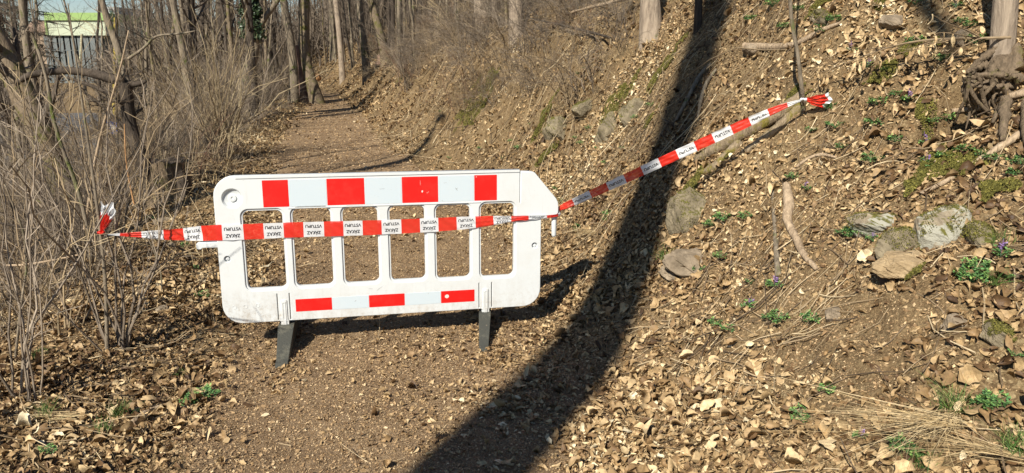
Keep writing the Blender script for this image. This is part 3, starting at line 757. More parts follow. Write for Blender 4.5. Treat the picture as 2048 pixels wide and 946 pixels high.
print('near leaves', n_near)
for fx, fy in ((-1.30, 4.02), (-.12, 4.22), (-1.45, 4.75), (-.25, 4.95)):
    k = 110; x = fx + rs.normal(size=k) * .07; y = fy + rs.normal(size=k) * .11
    P = np.stack([x, y, H(x, y) + .02], -1); V, Q, r = leaves(P, normals(x, y), rs.uniform(.012, .04, k), rs, 5, .6, .5); lg2.add(V, Q, r=r)
tag(lg2.build('foot_debris', M['leaf']), kind='stuff')
cg = Geo()
x, y = scatter(1150000, -3.5, 4.8, 1.6, 8.9, rs, lambda x, y: np.clip(.62 + (.25 + 1.1 * fbm(x * 1.2, y * .8, 67, 4) + .35) * on_path(x, y) + .5 * bare(x, y), .1, 1) * np.clip(1.5 - y / 8, .25, 1))
P = np.stack([x, y, H(x, y) + .021 * np.clip(on_path(x, y, .05) * 1.5, 0, 1)], -1); V, Q, r = chips(P, normals(x, y), rs.gamma(1.8, .0026, len(x)) + .003, rs, .32); cg.add(V, Q, r=r)
x, y = scatter(120000, -14, 1, 8.5, 36, rs, lambda x, y: on_path(x, y, .4) * .7)
P = np.stack([x, y, H(x, y) + .022], -1); V, Q, r = chips(P, normals(x, y), rs.uniform(.02, .05, len(x)), rs, .35); cg.add(V, Q, r=r)
tag(cg.build('leaf_crumbs', M['crumb']), kind='stuff')

# fallen twigs and dead stalks over the bank and verge
def stalks(x, y, L, R0, rs, rise=.25, n=6, bend=.18, drop=True):
    k = len(x); a = rs.uniform(0, 2 * pi, k); d = np.stack([np.cos(a), np.sin(a), rs.normal(size=k) * rise], -1)
    s = np.linspace(-.5, .5, n); q = rs.normal(size=(k, 3)) * bend
    P = np.stack([x, y, np.zeros(k)], -1)[:, None] + d[:, None] * (s[None, :, None] * L[:, None, None]) + q[:, None] * ((s ** 2)[None, :, None] * L[:, None, None] * 2)
    P[:, :, 2] += H(P[:, :, 0].ravel(), P[:, :, 1].ravel(), False).reshape(k, n) * .85 + H(x, y)[:, None] * .15 + .012
    return P, R0[:, None] * np.linspace(1, .45, n)[None]
tg = Geo()
def d_twig(x, y): return (1 - .93 * on_path(x, y)) * np.clip(.45 + 1.1 * fbm(x * .8, y * .8, 71, 3), .12, 1)
x, y = scatter(17000, -4.5, 5.8, 1.7, 8.8, rs, d_twig); k = len(x)
Pn, Rn = stalks(x, y, rs.gamma(2.2, .09, k) + .05, rs.uniform(.0012, .0042, k), rs, .12); V, Q = tubes(Pn, Rn, 4); tg.add(V, Q, r=rs.uniform(0, 1, k).repeat(24))
x, y = scatter(60000, -14, 12, 5.6, 40, rs, lambda x, y: (1 - .97 * on_path(x, y)) * np.clip(.5 + 1.1 * fbm(x * .7, y * .7, 73, 3), .15, 1)); k = len(x)
Pn, Rn = stalks(x, y, rs.uniform(.1, .5, k), rs.uniform(.0018, .005, k) * np.clip(y / 10, .9, 2.4), rs, .2, 5, .3); V, Q = tubes(Pn, Rn, 3); tg.add(V, Q, r=rs.uniform(0, 1, k).repeat(15))
x, y = scatter(4600, -9, 7, 5.2, 26, rs, lambda x, y: (x > right_edge(y) + .3) * np.clip(.35 + 1.3 * fbm(x * .5, y * .5, 77, 3), .1, 1) * (1 - .8 * ((x > 1.5) & (y < 7)))); k = len(x)
L = rs.gamma(3, .28, k) + .2; a = rs.uniform(0, 2 * pi, k); s_ = np.linspace(0, 1, 8); q = rs.normal(size=(k, 2)) * .25; rise = rs.uniform(.0, .22, k) * L
Pn = np.stack([x[:, None] + np.cos(a)[:, None] * L[:, None] * s_ + q[:, :1] * L[:, None] * s_ ** 2, y[:, None] + np.sin(a)[:, None] * L[:, None] * s_ + q[:, 1:] * L[:, None] * s_ ** 2, np.zeros((k, 8))], -1)
Pn[:, :, 2] = H(Pn[:, :, 0].ravel(), Pn[:, :, 1].ravel(), False).reshape(k, 8) + .01 + rise[:, None] * np.sin(np.pi * np.clip(s_ * rs.uniform(.5, 1.05, k)[:, None], 0, 1))
V, Q = tubes(Pn, (rs.uniform(.0022, .0065, k) * np.clip(y / 12, .8, 1.6))[:, None] * np.linspace(1, .4, 8), 4); tg.add(V, Q, r=rs.uniform(0, 1, k).repeat(32))
tag(tg.build('twig_litter', M['twig']), kind='stuff')

# dry grass and dead undergrowth standing thinly on bank and verges
def blades(P, d, L, W, rs, bend, n=4):
    k = len(P); side = np.cross(d, np.array([0, 0, 1.]) + rs.normal(size=(k, 3)) * .5); side /= np.linalg.norm(side, axis=1, keepdims=True) + 1e-9
    h = rs.normal(size=(k, 3)); h[:, 2] = -np.abs(h[:, 2]) * .6; s = np.linspace(0, 1, n)
    Pc = P[:, None] + d[:, None] * (s[None, :, None] * L[:, None, None]) + h[:, None] * (s[None, :, None] ** 2 * (L * bend)[:, None, None])
    wv = side[:, None] * (W[:, None] * np.linspace(1, .1, n)[None])[..., None]
    V = np.stack([Pc - wv, Pc + wv], 2); idx = np.arange(k * n * 2).reshape(k, n, 2)
    Q = np.stack([idx[:, :-1, 0], idx[:, :-1, 1], idx[:, 1:, 1], idx[:, 1:, 0]], -1).reshape(-1, 4)
    return V.reshape(-1, 3), Q
dg_ = Geo()
for (n_, x0, x1, y0, y1, h0, h1, wd, msk) in (
        (16000, -5, 5.5, 2.4, 8.9, .04, .14, .0016, lambda x, y: (1 - on_path(x, y)) * np.clip(.1 + 1.4 * fbm(x * 1.1, y * 1.1, 81, 3), 0, 1)),
        (40000, -16, 11, 6.2, 42, .05, .22, .0026, lambda x, y: (1 - on_path(x, y, .08)) * np.clip(.45 + 1.3 * fbm(x * .6, y * .6, 83, 3), .05, 1)),
        (11000, -16, -1.8, 6.0, 40, .25, .8, .003, lambda x, y: (x < left_edge(y) - .1) * np.clip(.5 + 1.2 * fbm(x * .6, y * .6, 85, 3), .1, 1))):
    x, y = scatter(n_, x0, x1, y0, y1 if y1 < 9 else 60, rs, msk); k = len(x)
    d = rs.normal(size=(k, 3)) * .45; d[:, 2] = 1; d /= np.linalg.norm(d, axis=1, keepdims=True)
    V, Q = blades(np.stack([x, y, H(x, y) - .01], -1), d, rs.uniform(h0, h1, k), wd * np.clip(y / 9, .7, 2.2) * rs.uniform(.6, 1.2, k), rs, .5); dg_.add(V, Q, r=rs.uniform(0, 1, k).repeat(8))
tag(dg_.build('dry_undergrowth', M['straw']), kind='stuff')

# ------------------------------------------------------------------ stones
def rock(name, px, py, sx, sy, sz, seed, m, rz=0, sink=.3, tilt=0, ncut=9, **k):
    rs = np.random.RandomState(seed)
    import bmesh
    bm = bmesh.new(); bmesh.ops.create_icosphere(bm, subdivisions=5, radius=1); V = np.array([v.co[:] for v in bm.verts]); F_ = np.array([[v.index for v in f.verts] for f in bm.faces]); bm.free()
    for _ in range(ncut):
        n = rs.normal(size=3); n /= np.linalg.norm(n); c = rs.uniform(.55, .85); d = V @ n - c; V = V - np.where(d > 0, d * .92, 0)[:, None] * n
    r = 1 + .22 * fbm(V[:, 0] * 2 + V[:, 2] * 1.3 + 9, V[:, 1] * 2 - V[:, 2], seed, 5) + .10 * np.abs(fbm(V[:, 0] * 7 + V[:, 2] * 5, V[:, 1] * 7 - V[:, 2] * 4, seed + 3, 3))
    V = V * r[:, None] * np.array([sx, sy, sz])
    o = mesh(name, V, [F_], M[m], smooth=False)
    p = hit(px, py); o.location = (p[0], p[1], p[2] + sz * (1 - 2 * sink) * .35 - .22 * sz); o.rotation_euler = (tilt, 0, rz)
    if m in ('rock_moss', 'rock_white'):
        i = rs.randint(len(V), size=3600); u = V[i] / np.array([sx, sy, sz]) ** 2; u /= np.linalg.norm(u, axis=1, keepdims=True)
        keep = (u[:, 2] * .55 + 1.5 * fbm(V[i, 0] * 16, V[i, 1] * 16 + V[i, 2] * 9, seed + 9, 3) > .12) & (u[:, 2] > -.2); i = i[keep]; u = u[keep]
        Vm, Qm, rm = chips(V[i] + u * .004, u, rs.uniform(.005, .012, len(i)), rs, .9, (.3, .7)); mesh('moss', Vm, [Qm], M['mossf'], o, rnd=rm)
    return tag(o, cat='rock', **k)
rock('stone', 1748, 447, .155, .12, .085, 1, 'rock_white', .25, .3, -.35, label='mossy stone with a white lichen belly, leftmost of the rock cluster on the bank')
rock('stone', 1812, 497, .14, .11, .10, 2, 'rock_moss', .1, .3, .1, label='brown wedge-shaped stone between the two lichen-whitened stones on the bank')
rock('stone', 1880, 462, .155, .12, .14, 3, 'rock_white', -.4, .25, -.2, label='largest moss and lichen covered stone overhanging a dark gap on the bank')
rock('stone', 1962, 472, .09, .08, .07, 4, 'rock_moss', .5, .3, 0, label='small dark mossy stone right of the big lichen stone')
rock('earth_clod', 1822, 532, .16, .11, .07, 5, 'sandy', 0, .35, .1, 5, label='pale sandy lump of subsoil under the rock cluster')
rock('stone', 1912, 655, .075, .06, .07, 6, 'rock', .3, .3, 0, label='upright grey-yellow stone at the right below the rock cluster')
rock('stone', 1996, 668, .07, .06, .05, 7, 'rock_moss', .3, .3, 0, label='low mossy stone beside a curled leaf near the right border')
rock('stone', 1668, 630, .06, .05, .04, 8, 'rock', .9, .3, 0, label='small grey slab among dead leaves above the bare soil')
rock('stone', 1378, 425, .14, .15, .19, 9, 'rock_moss', .3, .4, .2, label='tall mossy rock ledge beside the long tree shadow under the tape')
rock('stone', 1388, 520, .19, .14, .08, 10, 'rock', .2, .35, .15, label='flat pale stone right of the long tree shadow')
rock('stone', 1345, 545, .10, .09, .05, 30, 'rock', 1.2, .35, .15, label='smaller pale stone touching the edge of the tree shadow, below the flat one')
rock('stone', 1215, 265, .17, .15, .24, 11, 'rock_moss', .4, .35, 0, label='upright mossy rock on the bank left of the tree shadow')
rock('stone', 1125, 262, .24, .18, .20, 12, 'rock_moss', .1, .35, 0, label='yellow-green mossy rock under overhanging earth on the bank')
rock('stone', 1268, 232, .20, .16, .18, 31, 'rock_moss', .8, .3, 0, label='broad mossy rock face between the upright mossy rock and the tree shadow')
rock('stone', 1170, 215, .18, .15, .13, 32, 'rock_moss', 1.1, .3, 0, label='mossy ledge stone above the two mossy bank rocks')
rock('stone', 1650, 35, .16, .12, .06, 13, 'rock_moss', .6, .3, .3, label='large mossy stone near the top of the bank, above the sapling fork')
rock('stone', 1790, 45, .10, .09, .05, 14, 'rock', .2, .3, .2, label='grey stone high on the bank left of the curved shadow')
rock('stone', 1925, 75, .10, .08, .05, 15, 'rock', .8, .3, .3, label='reddish grey slab beside the pale trunk at upper right')
rock('stone', 325, 620, .05, .05, .035, 16, 'rock', .4, .3, 0, label='small pale stone among leaves left of the barrier')
rock('stone', 330, 445, .12, .09, .07, 17, 'rock', .4, .3, 0, label='pale stone behind the tape left of the barrier')
rock('stone', 345, 490, .08, .07, .045, 18, 'rock', .1, .3, 0, label='rounded tan stone under the tape left of the barrier')
rock('stone', 820, 870, .10, .07, .012, 19, 'rock', .5, .2, 0, label='flat grey stone worn level with the path in front')
rock('stone', 900, 715, .035, .025, .012, 20, 'rock', .5, .2, 0, label='small flat stone on the path between the barrier feet')
rock('stone', 1505, 98, .12, .08, .05, 21, 'rock', 1.5, .3, .2, label='half-buried stone under the fallen branch near the top of the bank')
def moss_patch(px, py, s_, seed, label):
    rs = np.random.RandomState(seed); c = hit(px, py); k = int(min(5200 * (s_ / .12) ** 1.6, 14000))
    a = rs.uniform(0, 2 * pi, k); q = np.sqrt(rs.uniform(0, 1, k)); rr = s_ * q * (.75 + .5 * vnoise(a * 1.6, a * 0, seed) * 2)
    x = c[0] + np.cos(a) * rr * 1.3; y = c[1] + np.sin(a) * rr
    keep = vnoise(x * 14, y * 14, seed + 2) + .5 > q ** 3 * .8; x, y, q = x[keep], y[keep], q[keep]; k = len(x)
    P = np.stack([x, y, H(x, y) + .012 + .03 * (1 - q ** 2) + .02 * vnoise(x * 22, y * 22, seed)], -1) - c
    V, Q, r = chips(P, normals(x, y), rs.uniform(.006, .014, k) * (1 + s_ * 2), rs, .9, (.3, .7)); o = mesh('moss_cushion', V, [Q], M['mossf'], rnd=r)
    o.location = c; return tag(o, label, 'moss')
for i, (px, py, s_, lab) in enumerate(((1850, 350, .15, 'olive moss cushion directly above the lichen-whitened stones'), (1925, 345, .10, 'second olive moss cushion above the rock cluster, further right'), (1990, 385, .09, 'moss cushion right of the rock cluster, beside the long weathered branch'),
        (1590, 190, .06, 'moss patch at the foot of the sapling that holds the tape'), (1395, 360, .12, 'bright moss on the ledge where the mossy branch ends'), (1450, 320, .07, 'moss clinging under the fork of the mossy branch'), (1600, 215, .05, 'moss on the upper end of the mossy branch'), (1815, 110, .07, 'moss cushion under the curved shadow at upper right'),
        (1870, 95, .05, 'yellow moss tuft beside the curved shadow'), (1640, 15, .09, 'moss patch left of the sapling at the top edge'), (1770, 10, .08, 'moss patch at the top edge, left of the curved shadow'), (1765, 150, .08, 'moss patch among the hanging twig leaves'), (1300, 245, .08, 'moss patch beside the tree shadow left of the mossy branch'), (1090, 240, .20, 'yellow-green moss on the earth overhang left of the tree shadow'), (1240, 205, .20, 'moss above the upright mossy rock on the bank'), (1850, 250, .06, 'thin moss strip above the rock cluster and the fallen branch'), (1820, 560, .05, 'small moss spot under the sandy lump'), (1320, 150, .25, 'moss strip inside the tree shadow near the bank top'), (960, 210, .45, 'faded moss patch on the middle of the far bank'), (800, 165, .5, 'moss patch high on the far bank near the thin trunks'), (1090, 320, .14, 'moss patch behind the barrier hook'))):
    moss_patch(px, py, s_, 600 + i, lab)

# ------------------------------------------------------------------ branches, roots and logs on the ground
def limb(name, pts, radii, m, seed=0, sides=10, lift=0.0, parent=None, rough=.14, world=None, **k):
    P = np.array([hit(*p) for p in pts]) if world is None else np.array(world, float)
    P[:, 2] += lift; PR = smooth(np.hstack([P, np.array(radii, float)[:, None]]), 2); R_, _ = resample(PR, 30)
    V, Q = tubes(R_[None, :, :3], R_[None, :, 3], sides); c = np.repeat(R_[:, :3], sides, 0)
    a = np.tile(np.arange(sides), 30); nz = 1 + rough * 2 * fbm(a * 1.7, np.repeat(np.arange(30), sides) * .6, seed, 3)
    V = c + (V - c) * nz[:, None]
    n = len(V); T = [[0, i, i + 1] for i in range(1, sides - 1)] + [[n - sides, n - sides + i, n - sides + i + 1] for i in range(1, sides - 1)]
    o = mesh(name, V, [Q, np.array(T)], M[m], parent, smooth=True)
    return tag(o, **k)
lg_ = limb('fallen_branch', [(1606, 206), (1560, 240), (1500, 275), (1440, 305), (1392, 335)], [.035, .045, .045, .05, .03], 'moss_wood', 1, lift=.05, label='thick mossy dead branch lying on the bank just below the tape', cat='branch')
limb('fork', [(1480, 290), (1450, 320), (1425, 345), (1395, 352)], [.035, .035, .03, .02], 'moss_wood', 2, lift=.02, parent=lg_)
limb('fork', [(1605, 215), (1540, 275), (1490, 310)], [.03, .03, .02], 'moss_wood', 3, lift=.02, parent=lg_)
limb('root', [(1572, 375), (1578, 420), (1572, 445), (1590, 480), (1605, 515), (1632, 545)], [.022, .035, .024, .022, .02, .012], 'wood', 4, lift=.02, label='twisting bare tree root running down the bank right of the mossy ledge', cat='root')
limb('dead_shoot', [(1545, 375), (1548, 440), (1552, 505), (1556, 560)], [.012, .012, .014, .018], 'bark', 5, lift=.02, label='thin upright dead stem beside the twisting root', cat='shoot')
limb('stick', [(1585, 345), (1610, 325), (1640, 312), (1672, 320)], [.008, .010, .011, .007], 'wood', 6, lift=.015, label='curved pale stick on leaves below the mossy branch', cat='stick')
limb('stick', [(250, 868), (272, 846), (300, 826), (340, 813)], [.014, .02, .016, .008], 'wood', 7, lift=.015, label='weathered grey stick lying beside the grass tuft at lower left', cat='stick')
limb('stick', [(700, 856), (718, 846), (734, 838)], [.010, .012, .009], 'wood', 8, lift=.012, label='short thick brown stick on the path in the foreground', cat='stick')
limb('stick', [(612, 820), (640, 822), (660, 826)], [.004, .006, .005], 'straw', 9, lift=.008, label='pale straw-coloured sliver on the path left of the short stick', cat='stick')
limb('stick', [(848, 756), (858, 768), (866, 775)], [.006, .008, .006], 'wood', 10, lift=.01, label='tiny crooked stick on the path right of centre', cat='stick')
limb('stick', [(460, 690), (470, 715), (490, 740)], [.003, .004, .003], 'bark', 11, lift=.008, label='thin curved twig on the path left of the left foot', cat='stick')
limb('fallen_branch', [(1490, 100), (1540, 103), (1590, 100), (1640, 70), (1680, 55)], [.03, .03, .02, .02, .01], 'wood', 12, lift=.03, label='grey fallen branch across the upper bank behind the sapling', cat='branch')
limb('fallen_branch', [(1900, 240), (1960, 235), (2010, 215), (2047, 205)], [.012, .018, .02, .02], 'wood', 13, lift=.05, label='bare grey branch lying below the hollow under the right-hand tree', cat='branch')
limb('fallen_branch', [(1840, 400), (1900, 370), (1960, 330), (2040, 280)], [.01, .012, .016, .02], 'wood', 14, lift=.03, label='long weathered branch slanting up right above the rock cluster', cat='branch')
limb('fallen_branch', [(1060, 50), (1120, 65), (1170, 80), (1220, 95)], [.012, .018, .02, .014], 'bark_dark', 15, lift=.12, label='dark dead branch pointing down right on the upper bank', cat='branch')
limb('fallen_branch', [(1110, 60), (1170, 45), (1230, 35), (1290, 15)], [.018, .02, .025, .02], 'wood', 16, lift=.2, label='long pale branch leaning against the flared trunk on the bank top', cat='branch')
limb('root', [(1350, 255), (1372, 215), (1385, 190), (1400, 160), (1420, 140)], [.012, .02, .022, .02, .012], 'bark', 17, lift=.05, label='grey root climbing the bank inside the long tree shadow', cat='root')
limb('root', [(1395, 250), (1400, 215), (1410, 180), (1432, 150)], [.01, .015, .018, .01], 'bark', 18, lift=.05, label='thinner root beside the climbing one in the long tree shadow', cat='root')

# big pale trunk at upper right with its root plate
def ptree(name, px, py, r, top, seed, bm, label, h=9, n1=14, n2=6, n3=4, low=.4, flare=.5, z0=None, group=None, tw='twig_dark', L1=None, topr=.55, mid=None, cat='tree', dz=0):
    """a tree standing where the photograph shows its foot; `top` is the pixel its stem reaches at the frame's top"""
    b = hit(px, py); r = r * (b[1] * cos(PITCH) - (b[2] - CAMH) * sin(PITCH)) / F / 2; d = ray(*top); t = b[1] / d[1]; q = np.array([0, 0, CAMH]) + t * d - b
    pts = [(0, 0, 0)]
    if mid:
        for mx, my in mid:
            dm = ray(mx, my); pm = np.array([0, 0, CAMH]) + b[1] / dm[1] * dm - b; pts.append(tuple(pm))
    pts.append(tuple(q)); 
    last = np.array(pts[-1]); prev = np.array(pts[-2]); u = last - prev; u /= np.linalg.norm(u); u = u * .4 + np.array([0, 0, .6]); u /= np.linalg.norm(u)
    if h > q[2] + .5: pts += [tuple(last + u * (h - q[2]) * .5), tuple(last + u * (h - q[2]))]
    P = np.array(pts)
    o = make_tree(name, max(h, q[2]), r, seed, bm, path=P, n1=n1, n2=n2, n3=n3, low=low, L1=L1, top=topr, flare=flare, tw=tw, label=label, cat=cat, group=group)
    o.location = (b[0], b[1], b[2] - .02 + dz); return o
rt = ptree('tree', 2012, 112, 42, (2008, 0), 21, 'bark_pale', 'smooth pale trunk standing on exposed roots at the upper right', h=8, n1=6, low=.7, flare=.15)
b0 = np.array(rt.location)
for i, (pts, rr) in enumerate(([[(2010, 100), (2005, 160), (2000, 230), (1995, 300)], [.05, .055, .04, .02]], [[(2000, 110), (1960, 130), (1935, 155), (1925, 165)], [.04, .03, .025, .012]],
                               [[(2020, 110), (2035, 180), (2040, 260), (2046, 330)], [.04, .05, .03, .02]], [[(1985, 150), (1950, 150), (1930, 160)], [.03, .035, .02]], [[(2000, 200), (1985, 240), (1975, 265)], [.02, .018, .01]])):
    W_ = np.array([hit(*p) for p in pts]); W_[:, 2] += .05; W_[:, 1] -= .03
    o = limb('root', None, [q * .7 for q in rr], 'bark_root', 40 + i, world=W_ - b0, parent=rt, rough=.4)

for i, (pts, rr) in enumerate(([[(1925, 158), (1965, 150), (2010, 150), (2048, 160)], [.015, .03, .035, .03]], [[(1935, 168), (1975, 178), (2015, 170), (2046, 176)], [.015, .022, .028, .02]], [[(1932, 160), (1925, 185), (1940, 215)], [.02, .018, .010]], [[(1975, 165), (1985, 205), (1978, 240)], [.02, .016, .010]], [[(2035, 150), (2030, 220), (2042, 320)], [.05, .05, .03]])):
    W_ = np.array([at(*p, 3.86 + .02 * i) for p in pts]); limb('root', None, [q * .62 for q in rr], 'bark_root', 60 + i, world=W_ - b0, parent=rt, rough=.5)

for q_, (px, py, Yd, sx, sy, sz_) in enumerate(((2012, 150, 4.08, .10, .10, .11), (2040, 230, 3.95, .07, .08, .16), (1975, 160, 4.0, .09, .07, .035))):
    rr_ = rock('root_crown', 2000, 150, sx, sy, sz_, 90 + q_, 'bark_root', .3 * q_, .3, 0, 4); del rr_['category']; rr_.parent = rt; rr_.location = tuple(at(px, py, Yd) - b0)
rs = np.random.RandomState(66)
for i in range(16):
    x0 = rs.uniform(1930, 2046); y0 = rs.uniform(140, 175); ps = [(x0, y0)]
    for j in range(3): ps.append((ps[-1][0] + rs.normal() * 16 - 4, ps[-1][1] + rs.uniform(18, 45)))
    W_ = np.array([at(*p, 3.84 + .03 * j + rs.uniform(-.02, .04)) for j, p in enumerate(ps)]); limb('root', None, [.011, .010, .008, .003], 'bark_root', 70 + i, sides=6, world=W_ - b0, parent=rt, rough=.2)

# the sapling that holds the tape
bs = hit(1609, 206); KRv = KR - bs
pts = [(0, 0, -.03), tuple(KRv * .98 + np.array([0, .012, 0]))]
for px, py in ((1598, 120), (1586, 60), (1578, 0)):
    d = ray(px, py); pts.append(tuple(np.array([0, 0, CAMH]) + KR[1] / d[1] * d - bs))
pts.append(tuple(np.array(pts[-1]) + np.array([-.1, .1, 1.6])))
make_tree('sapling', 2.5, .0135, 31, 'bark', path=np.array(pts), n1=7, n2=4, n3=0, low=.45, L1=.5, top=.4, flare=.2, loc=tuple(bs), label='thin grey sapling on the bank that the right tape end is tied to', cat='sapling')

# dead beech twig with hanging leaves
bs = np.array(rt.location)
tw = empty('beech_twig', tuple(hit(1950, 125) + np.array([0, 0, .05])), label='drooping dead twig hung with curled pale leaves, left of the right-hand trunk', cat='twig')
b1 = np.array(tw.location)
pp = [(1990, 95), (1920, 130), (1850, 150), (1780, 163), (1720, 172), (1660, 182), (1615, 180)]
W_ = np.array([hit(*p) for p in pp]); W_[:, 2] += [.05, .14, .2, .22, .2, .16, .1]; W_[:, 1] -= .12; W_ -= b1
PR, _ = resample(smooth(np.hstack([W_, np.linspace(.009, .002, 7)[:, None]]), 3), 40)
rs = np.random.RandomState(55); g_ = Geo(); V, Q = tubes(PR[None, :, :3], PR[None, :, 3], 6); g_.add(V, Q, r=.5)
P1, R1 = grow(PR[None, :, :3], PR[None, :, 3], 26, rs, .38, (.3, .9), .6, 6, .12, -.05, .1, Rmin=.0014); V, Q = tubes(P1, R1, 4); g_.add(V, Q, r=.4)
g_.build('stem', M['twig'], tw)
e = P1[:, 2:].reshape(-1, 3); e = e[rs.permutation(len(e))[:62]]
k = len(e); dn = np.stack([rs.normal(size=k) * .3, rs.normal(size=k) * .3, -np.ones(k)], -1); dn /= np.linalg.norm(dn, axis=1, keepdims=True)
nrm = np.cross(dn, rs.normal(size=(k, 3))); nrm /= np.linalg.norm(nrm, axis=1, keepdims=True); nrm[:, 1] = -np.abs(nrm[:, 1])
v = np.linspace(0, 1, 6); Wd = np.sin(pi * np.clip(v, .04, .97)) ** .8 * .0105; L = rs.uniform(.04, .075, k)
sd = np.cross(dn, nrm); VV_ = e[:, None, None] + dn[:, None, None] * (v[None, :, None, None] * L[:, None, None, None]) + sd[:, None, None] * (Wd[None, :, None, None] * np.array([-1, 0, 1])[None, None, :, None]) + nrm[:, None, None] * ((np.abs(np.array([-1, 0, 1])) * .006)[None, None, :, None] + (.012 * np.sin(v * 3))[None, :, None, None])
idx = np.arange(k * 18).reshape(k, 6, 3); Q = np.stack([idx[:, :-1, :-1], idx[:, 1:, :-1], idx[:, 1:, 1:], idx[:, :-1, 1:]], -1).reshape(-1, 4)
mesh('withered_leaves', VV_.reshape(-1, 3), [Q], M['leaf'], tw, rnd=np.repeat(rs.uniform(.6, .95, k), 18))

# ------------------------------------------------------------------ trees along the path
TP = 'bare trees lining the far path'
ivy = ptree('tree', 503, 238, 24, (499, 0), 51, 'bark', 'ivy-wrapped trunk with a curved bare lower stem left of the path', h=11, n1=10, low=.35, mid=[(494, 190), (497, 140), (510, 95), (503, 50)], L1=2.5)
def branch_of(root, p0, p1, r0, r1, Yd, bm='bark', seed=0, mid=None):
    b = np.array(root.location); pts = [at(*p0, Yd)] + [at(*m_, Yd) for m_ in (mid or [])] + [at(*p1, Yd)]
    return limb('limb', None, list(np.linspace(r0, r1, len(pts))), bm, seed, world=np.array(pts) - b, parent=root, rough=.08)
branch_of(ivy, (512, 75), (570, -25), .11, .06, ivy.location[1], seed=3, mid=[(522, 45), (548, 12)])
rs = np.random.RandomState(9); k = 2600; tt = rs.uniform(0, 1, k); yy_ = 82 - tt * 120; cx_ = np.interp(yy_, [-40, 0, 50, 82], [499, 499, 503, 507])
ang = rs.uniform(0, 2 * pi, k); rad_ = (.17 + .22 * rs.uniform(0, 1, k) ** .7) * (.8 + .5 * vnoise(tt * 9, tt * 0, 4)) 
D = ivy.location[1]; P = np.array([at(a, b_, D) for a, b_ in zip(cx_, yy_)]); nn = np.stack([np.cos(ang), np.sin(ang), .25 + 0 * ang], -1)
P = P + nn * rad_[:, None] - np.array(ivy.location)
V, Q, r = leaves(P, nn / np.linalg.norm(nn, axis=1, keepdims=True), rs.uniform(.07, .12, k), rs, 3, .5, .2, .9, .6)
mesh('ivy', V, [Q], M['ivy'], ivy, rnd=rs.uniform(0, 1, k).repeat(9))
ptree('tree', 586, 208, 17, (566, 0), 52, 'bark', 'grey double-curved trunk at the left of the cluster beside the far path', h=13, n1=12, low=.3, mid=[(589, 150), (584, 100), (576, 50)])
ptree('tree', 602, 206, 15, (604, 0), 53, 'bark', 'slim straight trunk in the middle of the cluster beside the far path', h=13, n1=12, low=.3, mid=[(600, 120), (606, 60)])
ptree('tree', 614, 206, 30, (592, 90), 54, 'bark_red', 'thick reddish broken trunk leaning left in the path-side cluster', h=2.5, n1=0, low=.5, topr=.7, flare=.3)
ptree('tree', 638, 208, 20, (610, 0), 55, 'bark_moss', 'mossy trunk leaning left over the path edge, rightmost of the cluster', h=13, n1=12, low=.3, flare=.8, mid=[(622, 165), (611, 120), (609, 60)])
ptree('tree', 556, 202, 13, (520, 10), 56, 'bark', 'slanting grey trunk behind the ivy tree', h=12, n1=10, mid=[(546, 150), (535, 100)])
ptree('tree', 546, 205, 10, (548, 0), 57, 'bark_dark', 'thin dark trunk just left of the path-side cluster', h=12, n1=10)
ptree('tree', 686, 168, 12, (671, 0), 58, 'bark_pale', 'slim pinkish-white trunk standing alone right of the far path', h=14, n1=9, low=.45, flare=.2, mid=[(682, 110), (677, 50)])
ptree('tree', 735, 163, 15, (718, 0), 59, 'bark', 'slender grey trunk on the bank right of the pale one', h=13, n1=12, low=.3, mid=[(731, 110), (724, 60)])
ptree('tree', 668, 118, 14, (663, 0), 60, 'bark', 'grey trunk far behind the pale one', h=14, n1=10)
ptree('tree', 787, 128, 10, (784, 0), 61, 'bark_dark', 'dark thin trunk on the bank right of the cut stump', h=12, n1=12, low=.25)
ptree('tree', 801, 124, 11, (799, 0), 62, 'bark', 'slim grey trunk immediately right of the dark one on the bank', h=12, n1=12, low=.25)
ptree('tree', 772, 122, 15, (742, 0), 63, 'bark_moss', 'greenish trunk leaning left behind the cut stump', h=13, n1=12, low=.3, mid=[(764, 80), (756, 50)])
ptree('tree', 965, 66, 27, (962, 0), 64, 'bark_pale', 'pale blotched trunk on top of the bank, left one of the pair', h=12, n1=6, low=.5, flare=.5)
ptree('tree', 984, 62, 18, (986, 0), 65, 'bark_pale', 'thinner pale trunk on top of the bank, right one of the pair', h=12, n1=6, low=.5)
ptree('tree', 1033, 80, 24, (1032, 0), 66, 'bark_pale', 'pale straight trunk on the bank top above the barrier hook', h=12, n1=6, low=.5, flare=.4)
ptree('tree', 1305, 72, 27, (1299, 0), 67, 'bark_pale', 'knotty flared trunk on the bank top left of the long shadow', h=11, n1=6, low=.5, flare=1.1)
ptree('tree', 1396, 62, 14, (1397, 0), 68, 'bark_dark', 'thin dark stem on the bank top inside the long shadow', h=6, n1=6, low=.4, flare=.3, L1=1)
ptree('tree', 372, 235, 19, (371, 0), 69, 'bark', 'grey trunk rising behind the shrubs left of the path', h=13, n1=12, low=.25, mid=[(376, 150), (366, 70)])
ptree('tree', 424, 240, 17, (410, 0), 70, 'bark_dark', 'dark leaning trunk behind the tall cane clump', h=13, n1=12, low=.25, mid=[(424, 150), (418, 80)])
ptree('tree', 458, 228, 12, (456, 0), 71, 'bark_moss', 'greenish slim trunk between the dark one and the ivy tree', h=13, n1=12, low=.25, mid=[(462, 140), (456, 70)])
ptree('tree', 396, 235, 14, (384, 0), 72, 'bark', 'brown trunk behind the cane clump, left of the dark one', h=13, n1=12, low=.25)
ptree('tree', 303, 215, 15, (296, 0), 73, 'bark_moss', 'lone greenish trunk left of the cane clump', h=12, n1=14, low=.2, mid=[(301, 120), (297, 50)])
